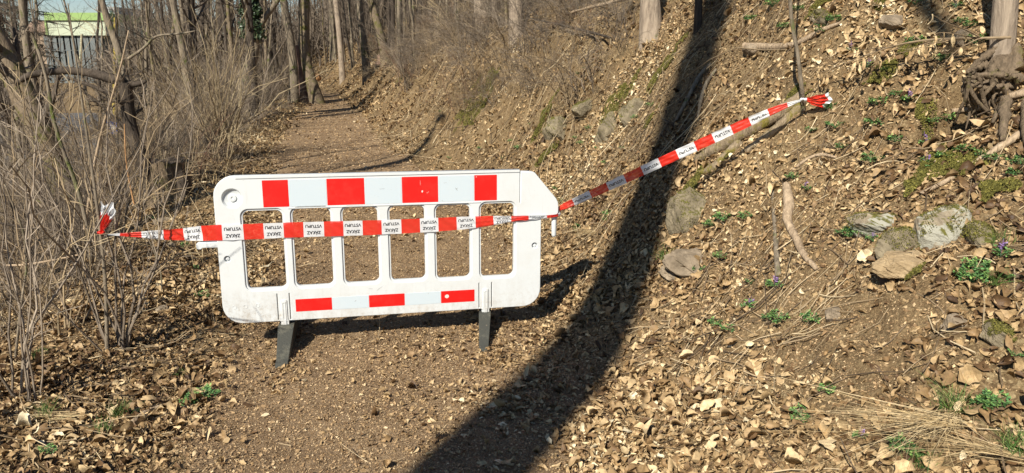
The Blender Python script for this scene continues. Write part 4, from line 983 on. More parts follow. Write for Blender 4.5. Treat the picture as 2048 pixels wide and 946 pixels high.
ptree('tree', 438, 225, 11, (436, 0), 74, 'bark', 'slim grey trunk seen through the cane clump tips', h=12, n1=12, low=.2)

# sawn stump on the bank and the log beyond the bend
def stump(px, py, r, h, seed, bm, tm, label, jag=.0, rz=0):
    b = hit(px, py); root = empty('tree_stump', (b[0], b[1], b[2] - .05), rz, label=label, cat='stump')
    k = 36; an = np.arange(k) * 2 * pi / k; rr = r * (1 + .14 * fbm(np.cos(an) * 2 + 5, np.sin(an) * 2, seed, 3) * 2); n = 9
    zs = np.linspace(0, 1, n); V = []
    for z in zs:
        fl = 1 + .45 * np.exp(-z * 5) * (1 + .5 * np.sin(an * 5 + seed)); V.append(np.stack([rr * fl * np.cos(an), rr * fl * np.sin(an), z * h * (1 + jag * vnoise(an * 2.5, an * 0, seed) * (z > .9))], -1))
    V = np.concatenate(V); idx = np.arange(n * k).reshape(n, k); r_ = np.roll(idx, -1, 1); Q = np.stack([idx[:-1], r_[:-1], r_[1:], idx[1:]], -1).reshape(-1, 4)
    mesh('trunk', V, [Q], M[bm], root, smooth=True)
    top = V[-k:]; V2 = np.concatenate([top + [0, 0, .001], top * [.5, .5, 1] + [0, 0, -.01], [[0, 0, h - .005]]]); Q2 = np.stack([np.arange(k), np.roll(np.arange(k), -1), np.roll(np.arange(k), -1) + k, np.arange(k) + k], -1)
    mesh('cut_face', V2, [Q2, np.array([[k + i, k + (i + 1) % k, 2 * k] for i in range(k)])], M[tm], root)
    return root
stump(765, 126, .22, .40, 5, 'bark_red', 'cutwood', 'freshly sawn pinkish stump on the bank top beside the leaning tree')
stump(348, 400, .22, .56, 6, 'bark_root', 'bark_dark', 'old weathered stump with a dark top left of the barrier', .1)
o = limb('hollow_side', None, [.05, .09, .08, .04], 'bark_dark', 77, world=[(0.16, -.12, 0), (.18, -.13, .2), (.15, -.10, .38), (.12, -.05, .5)], parent=[q for q in col.objects if q.get('label', '').startswith('old weathered')][0])
Yl = 34.
limb('fallen_log', None, [.16, .16], 'cutwood', 8, world=[at(622, 161, Yl), at(640, 153, Yl)], label='orange freshly cut log end beyond the tree cluster at the bend', cat='log')

# leaning mossy trunk at the left border, and the dark bent tree beside it
bl = hit(178, 446); YL = bl[1]
pts = [at(*p, YL) - bl for p in ((175, 440), (118, 360), (88, 280), (48, 190), (0, 95), (-60, 0), (-90, -90))]
make_tree('tree', 5, .20, 81, 'bark_moss', path=np.array(pts), n1=9, n2=5, n3=4, low=.3, top=.9, flare=.25, loc=tuple(bl), L1=1.2, label='thick mossy trunk leaning left at the left border of the picture', cat='tree')
bl = hit(305, 415); YL = bl[1]
pts = [at(*p, YL) - bl for p in ((305, 415), (300, 370), (283, 310), (258, 255), (251, 165))]
dk = make_tree('tree', 3, .085, 82, 'bark_dark', path=np.array(pts), n1=7, n2=6, n3=4, low=.3, top=.95, flare=.3, loc=tuple(bl), L1=.9, label='dark bent tree with arching black limbs left of the old stump', cat='tree')
for i, (pp, r0, r1, bm) in enumerate(([[(252, 168), (235, 160), (180, 145), (130, 140), (60, 148), (35, 165)], .07, .035, 'bark_dark'], [[(250, 200), (225, 190), (180, 170), (135, 155)], .04, .015, 'bark_dark'], [[(252, 165), (275, 170), (292, 162)], .05, .02, 'bark_dark'],
                                      [[(251, 160), (240, 110), (228, 75), (215, 40), (200, -10), (196, -40)], .05, .03, 'bark'], [[(256, 118), (290, 95), (310, 70), (360, 68), (390, 62)], .02, .008, 'bark'])):
    limb('limb', None, list(np.linspace(r0, r1, len(pp))), bm, 90 + i, world=np.array([at(*p, YL) for p in pp]) - bl, parent=dk, rough=.08)

# ------------------------------------------------------------------ shrubs on the left verge
def cane_at(px, py, nm, seed, ns, hgt, spread, curve, m, label, cat='shrub', group=None, sc=1, **kw):
    p = hit(px, py); return shrub(nm, seed, ns, hgt, spread, curve, m, wig=kw.pop('wg', .19), loc=(p[0], p[1], p[2] - .02), label=label, cat=cat, group=group, **kw)
cane_at(442, 318, 'hazel_shrub', 1, 46, 2.9, .15, .05, 'cane', 'dense fan of tall tan canes behind the upper left corner of the barrier', n1=6, n2=2, L1=.6, r=(.007, .016), base=.3, rr=(.3, 1))
cane_at(400, 300, 'hazel_shrub', 2, 30, 3.1, .15, .05, 'cane', 'tall cane clump just left of the densest one, leaning over the stump', n1=6, n2=2, L1=.6, r=(.007, .016), base=.25, rr=(.2, .9))
cane_at(238, 700, 'elder_shrub', 3, 11, 2.15, .24, .03, 'twig_dark', 'forked grey bush at the verge that holds the left tape end', n1=4, n2=2, L1=.5, r=(.006, .012), base=.06, rr=(.45, .8))
cane_at(128, 660, 'elder_shrub', 4, 12, 2.4, .32, .05, 'twig', 'slender-stemmed bush between the tape bush and the left border', n1=5, n2=2, L1=.5, r=(.005, .011), base=.10, rr=(.3, .9))
cane_at(52, 800, 'elder_shrub', 6, 9, 2.0, .16, .05, 'twig_dark', 'young bare bush nearest the lower left corner', n1=4, n2=2, L1=.4, r=(.004, .009), base=.08, rr=(.4, 1))
# the stem with the knot
P0 = hit(214, 700); W_ = np.array([P0, KL * .5 + P0 * .5 + [.01, 0, 0], KL + [-.012, .006, 0], KL + [-.03, .03, .5], KL + [-.08, .1, 1.3]])
limb('bush_shoot', None, [.012, .011, .009, .007, .003], 'bark', 101, world=W_, rough=.05, label='single upright stem carrying the red knot of the left tape end', cat='shoot')
for i, (pp, Yd, r0, r1, m_, lab) in enumerate((([(-30, 285), (40, 305), (100, 335), (160, 385), (205, 425)], 5.6, .014, .008, 'bark_dark', 'dark arching dead branch sweeping down to the left tape knot'), ([(-20, 440), (60, 445), (130, 462), (185, 490)], 4.9, .008, .004, 'bark_dark', 'thin dark branch at knot height by the left border'),
        ([(-20, 378), (50, 385), (110, 410), (150, 440)], 5.2, .006, .004, 'bark_moss', 'greenish branch between the two dark ones at the left border'), ([(0, 532), (60, 528), (110, 519), (170, 512)], 4.7, .008, .006, 'wood', 'pale broken branch lying level across the left thicket'),
        ([(60, 60), (90, 140), (110, 260), (170, 400), (180, 520)], 5.4, .010, .016, 'bark', 'long grey stem rising diagonally through the left thicket'), ([(170, 470), (195, 300), (245, 150), (262, 60)], 5.8, .012, .005, 'wood', 'tan stem leaning right behind the left tape knot'),
        ([(268, 410), (262, 330), (248, 255)], 6.2, .006, .003, 'cutwood', 'orange-brown shoot standing beside the dark bent tree'), ([(300, 650), (330, 560), (300, 470), (250, 430)], 5.4, .007, .003, 'bark', 'bent grey shoot right of the left tape knot'), ([(20, 760), (60, 640), (40, 500), (10, 380)], 4.3, .009, .005, 'bark', 'crooked stem rising along the left border'))):
    W_ = np.array([at(*p, Yd) for p in pp]); W_ = W_ + np.random.RandomState(i).normal(size=W_.shape) * .02
    limb('dead_branch', None, list(np.linspace(r0, r1, len(pp))), m_, 160 + i, sides=7, world=W_, rough=.15, label=lab, cat='branch')
protoB = [shrub('bramble_tangle', 20 + i, 20, 2.0, .85, .5, ('twig', 'twig_dark', 'twig_dark', 'cane', 'twig_dark')[i % 5], 8, 3, (.004, .010), .5, .6, (0, .8), cat='bush', wig=.2) for i in range(5)]
protoS = [shrub('bare_shrub', 30 + i, 13, 2.9, .36, .08, ('twig_dark', 'twig', 'twig_dark', 'twig_dark')[i % 4], 9, 3, (.007, .018), .3, .85, (0, .9), cat='shrub', wig=.15) for i in range(6)]
rs = np.random.RandomState(12); cnt = {}
def place(protos, x, y, sc, label, group):
    if px_of((x, y, Hs(x, y)))[1] < -25: return None      # foot above the frame: nothing of it would show
    i = rs.randint(len(protos)); o = protos[i]
    if i in cnt.get(id(protos), ()): o = copy_tree(o)
    cnt.setdefault(id(protos), set()).add(i); tag(o, label, group=group)
    stand(o, x, y, rs.uniform(0, 6.28), sc, -.03); placed.append(o)
    if protos is protoT_[0]: o.rotation_euler = (rs.normal() * .07, rs.normal() * .07, rs.uniform(0, 6.28))
    return o
protoT_ = [None]
placed = []
# tangled foreground thicket
for (px, py, s) in ((30, 560, .8), (90, 520, .85), (150, 470, .8), (215, 460, .7), (20, 470, .9), (60, 430, .9), (190, 395, .9), (120, 610, .6), (10, 640, .7),  (45, 500, .9), (75, 590, .6), (180, 430, .8), (235, 430, .6), (130, 430, .9), (10, 560, .8), (10, 400, 1), (90, 640, .5), (160, 350, 1), (100, 350, 1), (220, 340, .9), (40, 360, 1), (50, 650, .5)):
    p = hit(px, py); place(protoB, p[0], p[1], s, 'arching bramble tangle in the thicket left of the barrier', 'bramble tangles left of the barrier')
for (px, py, s) in ((0, 520, .8), (60, 560, .75), (170, 560, .6), (100, 470, .8), (210, 520, .6), (260, 360, .8), (20, 420, 1), (140, 400, .9), (70, 390, 1.0), (320, 300, 1), (280, 320, .9), (350, 270, 1.0), (180, 350, 1.0), (30, 330, 1.1), (90, 310, 1.1), (150, 320, 1.1), (210, 300, 1.1), (260, 310, 1), (130, 500, .6), (5, 600, .7)):
    p = hit(px, py); place(protoS, p[0], p[1], s, 'bare many-stemmed shrub in the thicket left of the barrier', 'bare shrubs left of the barrier')
n = 0
while n < 95:
    y = rs.uniform(8, 40); x = left_edge(y) - .35 - rs.gamma(1.6, 1.7)
    if abs(x) > .74 * y: continue
    place(protoS if rs.rand() < .7 else protoB, x, y, rs.uniform(.55, 1.1) * min(1.3, max(.9, y / 20)), 'bare shrub on the falling ground beyond the left edge of the path', 'shrubs beyond the left path edge'); n += 1
n = 0
while n < 190:
    y = 6.5 + 36 * rs.uniform(0, 1) ** 1.5; x = right_edge(y) + .9 + rs.gamma(2.0, 1.6)
    if abs(x) > .74 * y or (x > 1.4 and y < 8.5) or px_of((x, y, Hs(x, y)))[1] < -25: continue
    far = y > 12; place(protoB if (rs.rand() < .85 or not far) else protoS, x, y, rs.uniform(.35, .65) if not far else rs.uniform(.5, .9), 'bare low shrub growing on the slope right of the path', 'shrubs on the slope right of the path'); n += 1

# ------------------------------------------------------------------ trees further into the wood
protoT = [make_tree('tree', h_, r_, 300 + i, bm_, .05, 13, 5, 2, .10, flare=.4, cat='tree') for i, (h_, r_, bm_) in enumerate(((11, .085, 'bark'), (12, .10, 'bark'), (10, .07, 'bark_dark'), (13, .11, 'bark_dark'), (11, .08, 'bark_moss'), (9, .055, 'bark')))]
protoT_[0] = protoT; n = 0
while n < 210:
    y = rs.uniform(17, 62) if n > 30 else rs.uniform(26, 50)
    x = rs.uniform(-.72, .5) * y
    if left_edge(y) - .8 < x < right_edge(y) + (1.5 if y > 20 else 3): continue
    if x < 0 and -.62 < x / y < -.50 and rs.rand() < .9: continue      # the gap towards the hall
    if x > right_edge(y) and (y < 20 or px_of((x, y, Hs(x, y)))[1] < -25): continue
    lbl, gr = (('bare tree in the wood left of the path', 'bare trees in the wood left of the path') if x < left_edge(y) else ('bare tree in the wood above the far bank', 'bare trees in the wood above the far bank'))
    place(protoT, x, y, rs.uniform(.7, 1.15) if x < left_edge(y) else rs.uniform(.45, .95), lbl, gr); n += 1

bpy.context.view_layer.update()
n = 0
while n < 46:
    y = rs.uniform(9, 24); x = right_edge(y) + 1.9 + rs.gamma(1.6, 1.5)
    if abs(x) > .6 * y or px_of((x, y, Hs(x, y)))[1] < -25: continue
    place(protoT, x, y, rs.uniform(.28, .5), 'slim bare sapling', 'slim saplings on the bank top'); n += 1
for q_ in placed[-46:]: q_['category'] = 'sapling'; q_.name = 'sapling'
bpy.context.view_layer.update()
KD = {'sapling': 'slim bare sapling', 'bramble_tangle': 'arching bramble tangle', 'bare_shrub': 'bare many-stemmed shrub', 'tree': 'bare tree'}
MARKS = [(503, 238, 'the ivy-wrapped trunk'), (614, 206, 'the path-side tree cluster'), (442, 318, 'the dense tan cane fan'), (348, 400, 'the old stump'), (178, 446, 'the leaning mossy trunk'), (228, 250, 'the blue box'), (303, 215, 'the lone greenish trunk'), (372, 235, 'the grey trunk behind the canes'), (214, 470, 'the left tape knot'), (52, 700, 'the lower left bush'),
    (686, 168, 'the pinkish-white trunk'), (735, 163, 'the slender bank trunk'), (770, 124, 'the pink stump'), (795, 126, 'the dark bank trunk'), (965, 66, 'the pale trunk pair'), (1033, 80, 'the trunk above the hook'), (1305, 72, 'the knotty flared trunk'), (1396, 62, 'the dark stem'), (850, 200, 'the far bank face'), (1160, 40, 'the leaning dead branch'), (25, 60, 'the dark conifer'), (155, 120, 'the green hall')]
name_by_landmark(placed, MARKS, lambda o: ('' if 'of the barrier' in o['group'] else 'distant ' if ('beyond' in o['group'] or 'wood' in o['group']) else 'hillside ') + KD[o.name.split('.')[0]])

# the far wood that closes the view
rs = np.random.RandomState(77); fw = Geo()
k = 3600; y = rs.uniform(52, 125, k); x = rs.uniform(-.56, .55, k) * y + 2; z = H(x, y, False)
hh = rs.uniform(7, 13, k) * np.clip(1.15 - y / 400, .6, 1) * np.interp(x / y, [-.6, -.45, -.25, -.05], [.40, .44, .55, .8])
sl_ = rs.normal(size=(k, 2)) * .06; s = np.linspace(0, 1, 5)
P = np.stack([x[:, None] + sl_[:, :1] * hh[:, None] * s + rs.normal(size=(k, 5)) * .12, y[:, None] + sl_[:, 1:] * hh[:, None] * s, z[:, None] - .3 + hh[:, None] * s], -1)
R = rs.uniform(.05, .16, k)[:, None] * np.linspace(1, .3, 5); V, Q = tubes(P, R, 4); fw.add(V, Q, r=rs.uniform(0, .7, k).repeat(20))
P1, R1 = grow(P, R, 11, rs, 2.6, (.4, 1.2), .35, 4, .2, .1, .08, Rmin=.012); V, Q = tubes(P1, R1, 3); fw.add(V, Q, r=rs.uniform(.1, .8, len(P1)).repeat(12))
P2, R2 = grow(P1, R1, 3, rs, 1.6, (.4, 1.2), .6, 3, .25, .05, .1, Rmin=.009); V, Q = tubes(P2, R2, 3); fw.add(V, Q, r=rs.uniform(.1, .9, len(P2)).repeat(9))
tag(fw.build('distant_wood', M['twig_dark']), kind='stuff')

# ------------------------------------------------------------------ hall, poles, conifer beyond the street
def facade(name, p0, p1, D, zb):
    pass
D = 120.
hl = empty('sports_hall', tuple(at(150, 180, D)), label='low modern hall with lime green and white upper wall behind the branches', cat='building')
hb = np.array(hl.location)
GR = plain('lime_paint', (.27, .40, .14), .7, .3, .4, (.30, .40, .22), .4); WH = plain('pale_cladding', (.46, .51, .38), .7, .3, .5, (.50, .53, .45), .3)
gm, gt, gb = mat('blue_green_glass'); gb.inputs['Roughness'].default_value = .7; gb.inputs['Specular IOR Level'].default_value = .15
gt.links.new(ramp(gt, noise(gt, .35, 4, .6, coords(gt)), [(.3, (.05, .08, .08)), (.7, (.11, .155, .15))]), gb.inputs['Base Color'])
def slab(name, x0, x1, y0p, y1p, d0, d1, m, parent=hl):
    a = at(x0, y0p, D) - hb; b = at(x1, y1p, D) - hb
    V, Q = box(a[0], b[0], d0, d1, b[2], a[2]); return mesh(name, V, [Q], m, parent)
slab('wall', 96, 216, 70, 200, 0, 22, gm)
up_ = slab('upper_wall', 94, 217, 40, 71, -.6, 22, WH); slab('green_fascia', 94, 217, 26, 41, -.9, 22, GR); slab('green_corner', 94, 102, 40, 72, -.8, -.1, GR)
for i in range(9): slab('mullion', 104 + i * 12.5, 105 + i * 12.5, 71, 195, -.15, .1, plain('grey_metal', (.13, .15, .15), .6) if i == 0 else bpy.data.materials['grey_metal'])
for yb in (100, 130, 160): slab('transom', 96, 216, yb, yb + 1.2, -.18, .1, bpy.data.materials['grey_metal'])
rb = slab('roof_box', 165, 205, 10, 27, 4, 14, plain('grey_render', (.38, .38, .38), .8))
for i in range(3): slab('window', 170 + i * 11, 177 + i * 11, 14, 22, 3.8, 4.05, gm, rb)
hs = empty('house', tuple(at(68, 62, 165)), label='brown roofed house between the dark conifer and the hall', cat='house'); hb2 = np.array(hs.location)
V, Q = box(-2, 4.2, 0, 8, -8, 0); mesh('wall', V, [Q], plain('tan_render', (.35, .26, .18), .9), hs)
V = np.array([[-2.4, -.5, -.1], [4.6, -.5, -.1], [4.6, 8.5, -.1], [-2.4, 8.5, -.1], [-2.4, 4, 2.4], [4.6, 4, 2.4]]); mesh('roof', V, [np.array([[0, 1, 5, 4], [2, 3, 4, 5]]), np.array([[0, 4, 3], [1, 2, 5]])], plain('brown_tiles', (.30, .20, .14), .9), hs)
def pole(px, y0, y1, Y, r, name, label, c):
    a = at(px, y1, Y); b = at(px + 4, y0, Y); V, Q = tubes(np.array([[a, (a + b) / 2, b]]), np.full((1, 3), r), 10)
    pm, pt, pb = mat(name + '_paint'); wv = N(pt, 'ShaderNodeTexWave', bands_direction='Z'); wv.inputs['Scale'].default_value = 1.1; wv.inputs['Distortion'].default_value = 0
    pt.links.new(coords(pt), wv.inputs[0]); pt.links.new(ramp(pt, wv.outputs['Fac'], [(.1, c), (.2, tuple(x * .75 for x in c))]), pb.inputs['Base Color'])
    return tag(mesh(name, V - a, [Q], pm, smooth=True), label, 'pole'), a
o, a = pole(228, 35, 250, 40, .10, 'yellow_pole', 'tall yellow pole seen through branches above the blue box', (.50, .38, .07)); o.location = a
o, a = pole(160, 68, 130, 60, .10, 'pale_pole', 'short pale yellow pole in front of the hall glass', (.50, .46, .30)); o.location = a
p = at(228, 254, 39.5); V, Q = box(-.26, .26, -.2, .2, -.35, .35); bx_ = mesh('box_body', V, [Q], plain('blue_paint', (.03, .09, .34), .6)); 
bxr = empty('blue_box', tuple(p), label='small blue box at the foot of the yellow pole', cat='box'); bx_.parent = bxr
V, Q = box(-.30, .30, -.24, .24, .352, .40); mesh('lid', V, [Q], bpy.data.materials['blue_paint'], bxr)
V, Q = box(-.05, .14, -.212, -.203, -.15, .12); mesh('plate', V, [Q], plain('plate_white', (.7, .7, .72), .5), bxr)
# conifer
Yc = 45.; pb_ = at(25, 200, Yc); ct = empty('conifer', tuple(pb_), label='dark evergreen conifer in the upper left corner', cat='tree'); hC = 12.5
V, Q = tubes(np.array([[[0, 0, 0], [0, 0, hC * .5], [0, 0, hC]]]), np.array([[.25, .15, .02]]), 8); mesh('trunk', V, [Q], M['bark_dark'], ct)
rs = np.random.RandomState(5); k = 330; zz = rs.uniform(.12, .99, k) * hC; a = rs.uniform(0, 2 * pi, k); L = (1 - zz / hC) ** .7 * 3.4 * rs.uniform(.7, 1.1, k) + .2; s = np.linspace(0, 1, 6)
PB_ = np.stack([np.cos(a)[:, None] * L[:, None] * s, np.sin(a)[:, None] * L[:, None] * s, zz[:, None] - (s ** 1.5) * L[:, None] * .28 + (s ** 3) * L[:, None] * .12], -1)
g_ = Geo(); V, Q = tubes(PB_, np.full((k, 6), .02), 3); g_.add(V, Q, r=0)
m_ = 70; i = np.repeat(np.arange(k), m_); tt = rs.uniform(.08, 1, k * m_) * 5; j = np.minimum(tt.astype(int), 4); f = (tt - j)[:, None]; P = PB_[i, j] * (1 - f) + PB_[i, j + 1] * f
d = np.stack([np.cos(a[i]), np.sin(a[i]), -.25 + 0 * a[i]], -1) + rs.normal(size=(k * m_, 3)) * .55; d[:, 2] -= .2; d /= np.linalg.norm(d, axis=1, keepdims=True)
V, Q = blades(P, d, rs.uniform(.12, .34, k * m_), np.full(k * m_, .03), rs, .2, 3); g_.add(V, Q, r=rs.uniform(0, 1, k * m_).repeat(6))
g_.build('crown', M['needle'], ct)

# ------------------------------------------------------------------ green plants
def plant_mesh(seed, nl, R_, Hh, flower=False):
    rs = np.random.RandomState(seed); g_ = Geo()
    ns = nl; a = rs.uniform(0, 2 * pi, ns); l = rs.uniform(.4, 1, ns) * R_; h = Hh * rs.uniform(.4, 1, ns) * (1.2 - l / R_ * .5)
    tip = np.stack([np.cos(a) * l, np.sin(a) * l, h], -1); P = np.stack([np.zeros((ns, 3)), tip * [.4, .4, .75], tip], 1)
    V, Q = tubes(P, np.full((ns, 3), .0011), 3); g_.add(V, Q, r=.2)
    for j in range(3):           # three leaflets, each cut into lobes
        for q in range(3):
            aa = a + (j - 1) * 1.15 + (q - 1) * .42; off = np.stack([np.cos(aa), np.sin(aa), .12 + rs.normal(size=ns) * .3], -1) * (R_ * .33 * rs.uniform(.6, 1, ns))[:, None]
            sd = np.stack([-np.sin(aa), np.cos(aa), rs.normal(size=ns) * .3], -1) * (R_ * .075)
            b_ = tip + off * .15; V = np.stack([b_, b_ + off * .6 + sd, b_ + off, b_ + off * .6 - sd], 1).reshape(-1, 3); g_.add(V, np.arange(4 * ns).reshape(ns, 4), r=np.repeat(rs.uniform(.2, 1, ns), 4))
    o = g_.build('green_plant', M['green'])
    if flower:
        f = Geo(); k = 9; zz = np.linspace(.6, 1.15, k) * Hh * 1.05; a = rs.uniform(0, 2 * pi, k)
        c = np.stack([np.cos(a) * .006, np.sin(a) * .006, zz], -1); d = np.stack([np.cos(a), np.sin(a), .3 + 0 * a], -1) * .014; s_ = np.stack([-np.sin(a), np.cos(a), 0 * a], -1) * .005
        f.add(np.stack([c - s_, c + s_, c + d + s_ * 1.3 + [0, 0, .004], c + d - s_ * 1.3 - [0, 0, .002]], 1).reshape(-1, 3), np.arange(4 * k).reshape(k, 4), r=np.repeat(rs.uniform(0, 1, k), 4))
        V, Q = tubes(np.array([[[0, 0, 0], [.002, 0, Hh * .8], [0, .002, Hh * 1.6]]]), np.full((1, 3), .0012), 3); f.add(V, Q, r=0)
        f.build('flower_spike', M['flower'], o)
    return o
prG = [plant_mesh(500 + i, 16 + 4 * i, .055 + .008 * i, .045 + .006 * i) for i in range(3)]; prF = [plant_mesh(520 + i, 16, .055, .055, True) for i in range(2)]
for o in prG + prF: tag(o, cat='plant')
rs = np.random.RandomState(21)
PG = [(1180, 262, 0), (1195, 300, 0), (1300, 215, 0), (1060, 250, 0), (1020, 285, 0), (960, 300, 0), (900, 320, 0), (1210, 330, 0), (1245, 300, 0), (880, 225, 0), (1090, 225, 0), (1430, 655, 0), (1455, 665, 0), (1500, 622, 1), (1548, 578, 1), (1440, 520, 0), (1395, 545, 0), (1488, 440, 0), (1420, 455, 0), (1445, 445, 0), (1610, 390, 1), (1585, 362, 0), (1700, 480, 0), (1730, 478, 0), (1745, 490, 1), (1930, 560, 0), (1945, 570, 0), (1950, 545, 0), (2030, 355, 0), (2040, 340, 0), (1990, 330, 0), (1960, 320, 0),
      (1890, 325, 0), (1850, 340, 1), (1790, 290, 0), (1845, 300, 1), (1925, 310, 0), (1745, 260, 0), (1755, 215, 0), (1650, 225, 1), (1665, 215, 0), (1790, 200, 0), (1815, 210, 1), (1700, 110, 1), (1830, 95, 0), (1565, 60, 0), (1640, 60, 0), (1665, 50, 0), (1500, 45, 0), (1545, 15, 0), (1920, 50, 0), (1940, 60, 0), (1910, 20, 1), (1830, 15, 0), (1950, 90, 0), (1640, 70, 0), (1160, 290, 0), (1150, 280, 0),
      (1250, 245, 0), (1270, 240, 0), (1170, 145, 0), (1155, 150, 0), (1035, 300, 0), (1160, 455, 0), (1215, 435, 0), (1110, 380, 0), (1005, 320, 0), (300, 440, 0), (370, 495, 0), (390, 540, 0), (405, 595, 0), (1680, 300, 0), (1600, 840, 0), (1620, 650, 0), (2030, 720, 0), (1720, 885, 1), (1985, 815, 0), (1975, 825, 0), (1800, 910, 0), (1840, 925, 0), (1555, 650, 0), (1500, 570, 0), (95, 912, 0), (385, 810, 0), (410, 800, 0), (1655, 790, 0), (2010, 560, 0), (1770, 150, 0), (1735, 140, 1), (1595, 25, 0), (1880, 130, 0), (1990, 380, 0), (2000, 520, 1), (1860, 250, 0), (1890, 260, 0), (1740, 330, 0), (1620, 270, 0), (1670, 260, 0)]
used = set(); greens = []
for (px, py, fl) in PG:
    p = hit(px, py); pr = prF if fl else prG; i = rs.randint(len(pr)); o = pr[i]
    if o.name in used: o = copy_tree(o)
    used.add(pr[i].name)
    where = 'on the leafy bank right of the barrier' if px > 1000 else 'on the verge left of the path'
    tag(o, ('violet-flowered feathery green plant ' if fl else 'small feathery green plant ') + where, group=('violet-flowered plants ' if fl else 'small green plants ') + where)
    greens.append(stand(o, p[0], p[1], rs.uniform(0, 6), rs.uniform(.5, .98), .008))
bpy.context.view_layer.update()
name_by_landmark(greens, [(1748, 447, 'the leftmost lichen stone'), (1880, 462, 'the largest lichen stone'), (1606, 206, 'the right tape knot'), (1590, 480, 'the twisting root'), (1388, 520, 'the flat pale stone'), (1500, 275, 'the mossy branch'), (1650, 35, 'the top mossy stone'), (2005, 100, 'the pale right-hand trunk'), (1860, 100, 'the curved shadow'), (1850, 350, 'the olive moss cushion'),
    (1215, 265, 'the upright mossy rock'), (1115, 430, 'the barrier hook'), (1750, 170, 'the hanging twig leaves'), (1640, 660, 'the bare soil'), (1912, 655, 'the upright grey-yellow stone'), (1850, 860, 'the straw bundle'), (430, 560, 'the barrier\'s left edge'), (280, 840, 'the weathered stick'), (1155, 150, 'the bank brambles')],
    lambda o: 'violet-flowered feathery plant' if o.get('label', '').startswith('violet') else 'small feathery green plant')

def tuft(seed, n, L, green=True, lean=(0, 0, 1), spread=.5, mt=None, W=.0016):
    rs = np.random.RandomState(seed); P = np.stack([rs.normal(size=n) * .025, rs.normal(size=n) * .025, np.zeros(n)], -1); d = np.array(lean, float) + rs.normal(size=(n, 3)) * spread; d[:, 2] = np.abs(d[:, 2]) * (1 if green else .4) + .1; d /= np.linalg.norm(d, axis=1, keepdims=True)
    g_ = Geo(); V, Q = blades(P, d, rs.uniform(.45, 1, n) * L, np.full(n, W), rs, .35, 6); g_.add(V, Q, r=rs.uniform(0, 1, n).repeat(12)); return g_.build('grass_tuft', M[mt or ('gblade' if green else 'straw')])
for (px, py, n_, L, lab) in ((240, 835, 150, .12, 'green grass tuft beside the weathered stick at lower left'), (205, 868, 90, .10, 'lower green grass tuft left of the weathered stick'), (92, 832, 120, .11, 'green grass tuft near the lower left corner'), (362, 748, 80, .05, 'small bright grass tuft on the path edge left of the barrier foot'), (1905, 825, 190, .16, 'green grass tuft at the root of the dry straw bundle'),
                            (1158, 462, 80, .10, 'short grass tuft just right of the barrier hook'), (1125, 405, 70, .10, 'grass tuft behind the barrier hook'), (1213, 440, 50, .09, 'sparse grass blades right of the barrier under the tape'), (1330, 520, 70, .14, 'grass blades hanging over the edge of the tree shadow'), (80, 715, 100, .09, 'grass patch between the bushes at left'), (2035, 905, 120, .14, 'green grass at the lower right corner'), (2000, 490, 60, .12, 'thin grass right of the rock cluster'), (1850, 935, 110, .10, 'green grass at the bottom border under the straw'), (1990, 575, 70, .12, 'wispy grass below the small dark mossy stone')):
    p = hit(px, py); o = tuft(px, n_, L, W=.0014); tag(o, lab, 'grass'); stand(o, p[0], p[1], 0, 1, 0)
for (px, py, n_, L, ln, lab) in ((1918, 858, 90, .62, (-1, -.15, .22), 'flattened bundle of long dry straw pointing left at lower right'), (1905, 835, 40, .5, (-.7, -.7, .1), 'thin spray of dry straw falling below the straw bundle'), (2040, 930, 50, .7, (-1, .35, .1), 'long dry straws reaching in from the lower right corner'), (150, 840, 60, .35, (-1, -.2, .2), 'dry grass strands lying beside the left grass tuft'), (1115, 360, 55, .30, (.2, -.2, 1), 'upright dry grass tuft above the barrier hook'), (1190, 470, 60, .35, (-.8, -.3, .15), 'dry straw lying right of the barrier under the hook')):
    p = hit(px, py); o = tuft(px + 7, n_, L, False, ln, .13 if abs(ln[0]) > .5 else .3, W=.0014); tag(o, lab, 'dry grass'); stand(o, p[0], p[1], 0, 1, .02)

# large single leaves that stand out
rs = np.random.RandomState(8)
for (px, py, s, v_, lab) in ((1735, 520, .095, .97, 'large cream-white curled leaf below the rock cluster'), (1268, 798, .07, 1.0, 'white oval leaf lying right of the tree shadow'), (1432, 820, .085, .97, 'big cream leaf with dark leaf underneath in the lower right area'), (1935, 770, .085, .6, 'large rolled tan leaf near the right border'), (2018, 655, .08, .55, 'curled brown leaf on the low mossy stone'), (600, 797, .05, .8, 'pale star-shaped leaf on the path'), (775, 805, .05, .75, 'tan maple leaf standing on the path right of the short stick'), (680, 750, .05, .7, 'tan leaf on the path between the barrier feet'), (1510, 745, .10, .75, 'folded amber leaf right of the bare soil'), (600, 405, .0, 0, '')):
    if not s: continue
    p = hit(px, py); g_ = Geo(); nrm = normals(p[:1], p[1:2]) + np.array([[-.2, -.5, 0]]); nrm /= np.linalg.norm(nrm)
    V, Q, r = leaves(np.zeros((1, 3)), nrm, np.array([s]), rs, 9, .15, 0, .75, .8, np.array([v_])); g_.add(V, Q, r=r); o = g_.build('fallen_leaf', M['leaf']); tag(o, lab, 'leaf'); o.location = p + np.array([0, 0, .012 + s * .18])

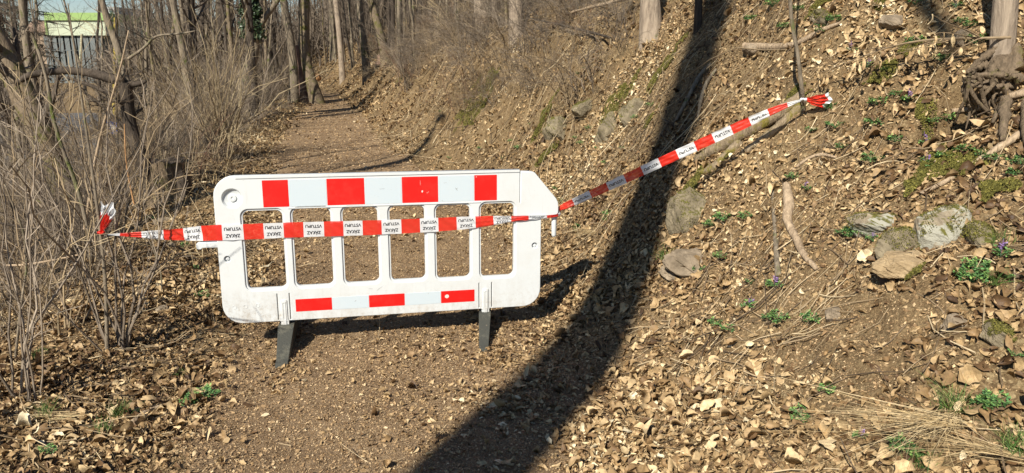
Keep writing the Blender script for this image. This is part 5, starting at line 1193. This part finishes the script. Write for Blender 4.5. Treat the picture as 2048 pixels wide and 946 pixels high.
# ------------------------------------------------------------------ the tree behind the viewer whose shadow crosses the bank
st = make_tree('tree', 17, .285, 91, 'bark', path=np.array([[0, 0, 0], [-.03, 0, 5], [-.14, .03, 10], [-.30, 0, 14], [-.4, .1, 18]]), n1=9, n2=5, n3=3, low=.9, top=.78, flare=.1, L1=2.2, label='tall tree standing behind the viewer, casting the long shadow', cat='tree')
st.location = (-.075 - 4.0, 2.97 - 8.0, -.2)
def back(px, py, s_):
    p = hit(px, py); return np.array([p[0] - AZ[0] * s_, p[1] - AZ[1] * s_, p[2] + math.tan(ELEV) * s_])
sb = np.array(st.location)
limb('limb', None, [.12, .08, .075, .06, .03], 'bark', 140, world=np.array([[-4.1, -5.0, 14.6], back(1790, -60, 12.5), back(1840, 0, 10.8), back(1885, 55, 9.6), back(1908, 115, 8.6)]) - sb, parent=st, rough=.08)
# trees left of the picture whose shadows stripe the path and the far bank
for i, (px, py, d_, r_, lab) in enumerate(((870, 240, 12.5, .2, 'tree outside the picture whose shadow climbs the far bank'), (700, 300, 9, .06, 'first slim tree outside the picture shading the path'), (640, 262, 10, .07, 'second slim tree outside the picture shading the path'), (720, 330, 8, .05, 'slender tree outside the picture beside the shrubs'), (640, 230, 11, .08, 'third slim tree outside the picture shading the path'))):
    p = hit(px, py); o = make_tree('tree', 13 if i == 0 else 10, r_, 700 + i, 'bark', .01, 12 if i else 3, 4, 3 if i else 0, .35 if i else .8, L1=2.2, wob=.04, top=.5, label=lab, cat='tree')
    x_, y_ = p[0] - AZ[0] * d_, p[1] - AZ[1] * d_; o.location = (x_, y_, Hs(x_, y_))


if False:
    bpy.context.view_layer.update(); dgr = bpy.context.evaluated_depsgraph_get(); import collections
    cnt_ = collections.Counter()
    for a_ in np.linspace(.02, 1.98, 60):
        for b_ in np.linspace(.05, .9, 26):
            p_ = Vector(bw(a_, b_, .03)); ok, loc, nn_, ii, ob, mm = C.ray_cast(dgr, p_, -SUND)
            if ok: cnt_[(ob.name, ob.parent.name if ob.parent else '', round(loc.x, 1), round(loc.y, 1))] += 1
    print('BLOCK', cnt_.most_common(25))
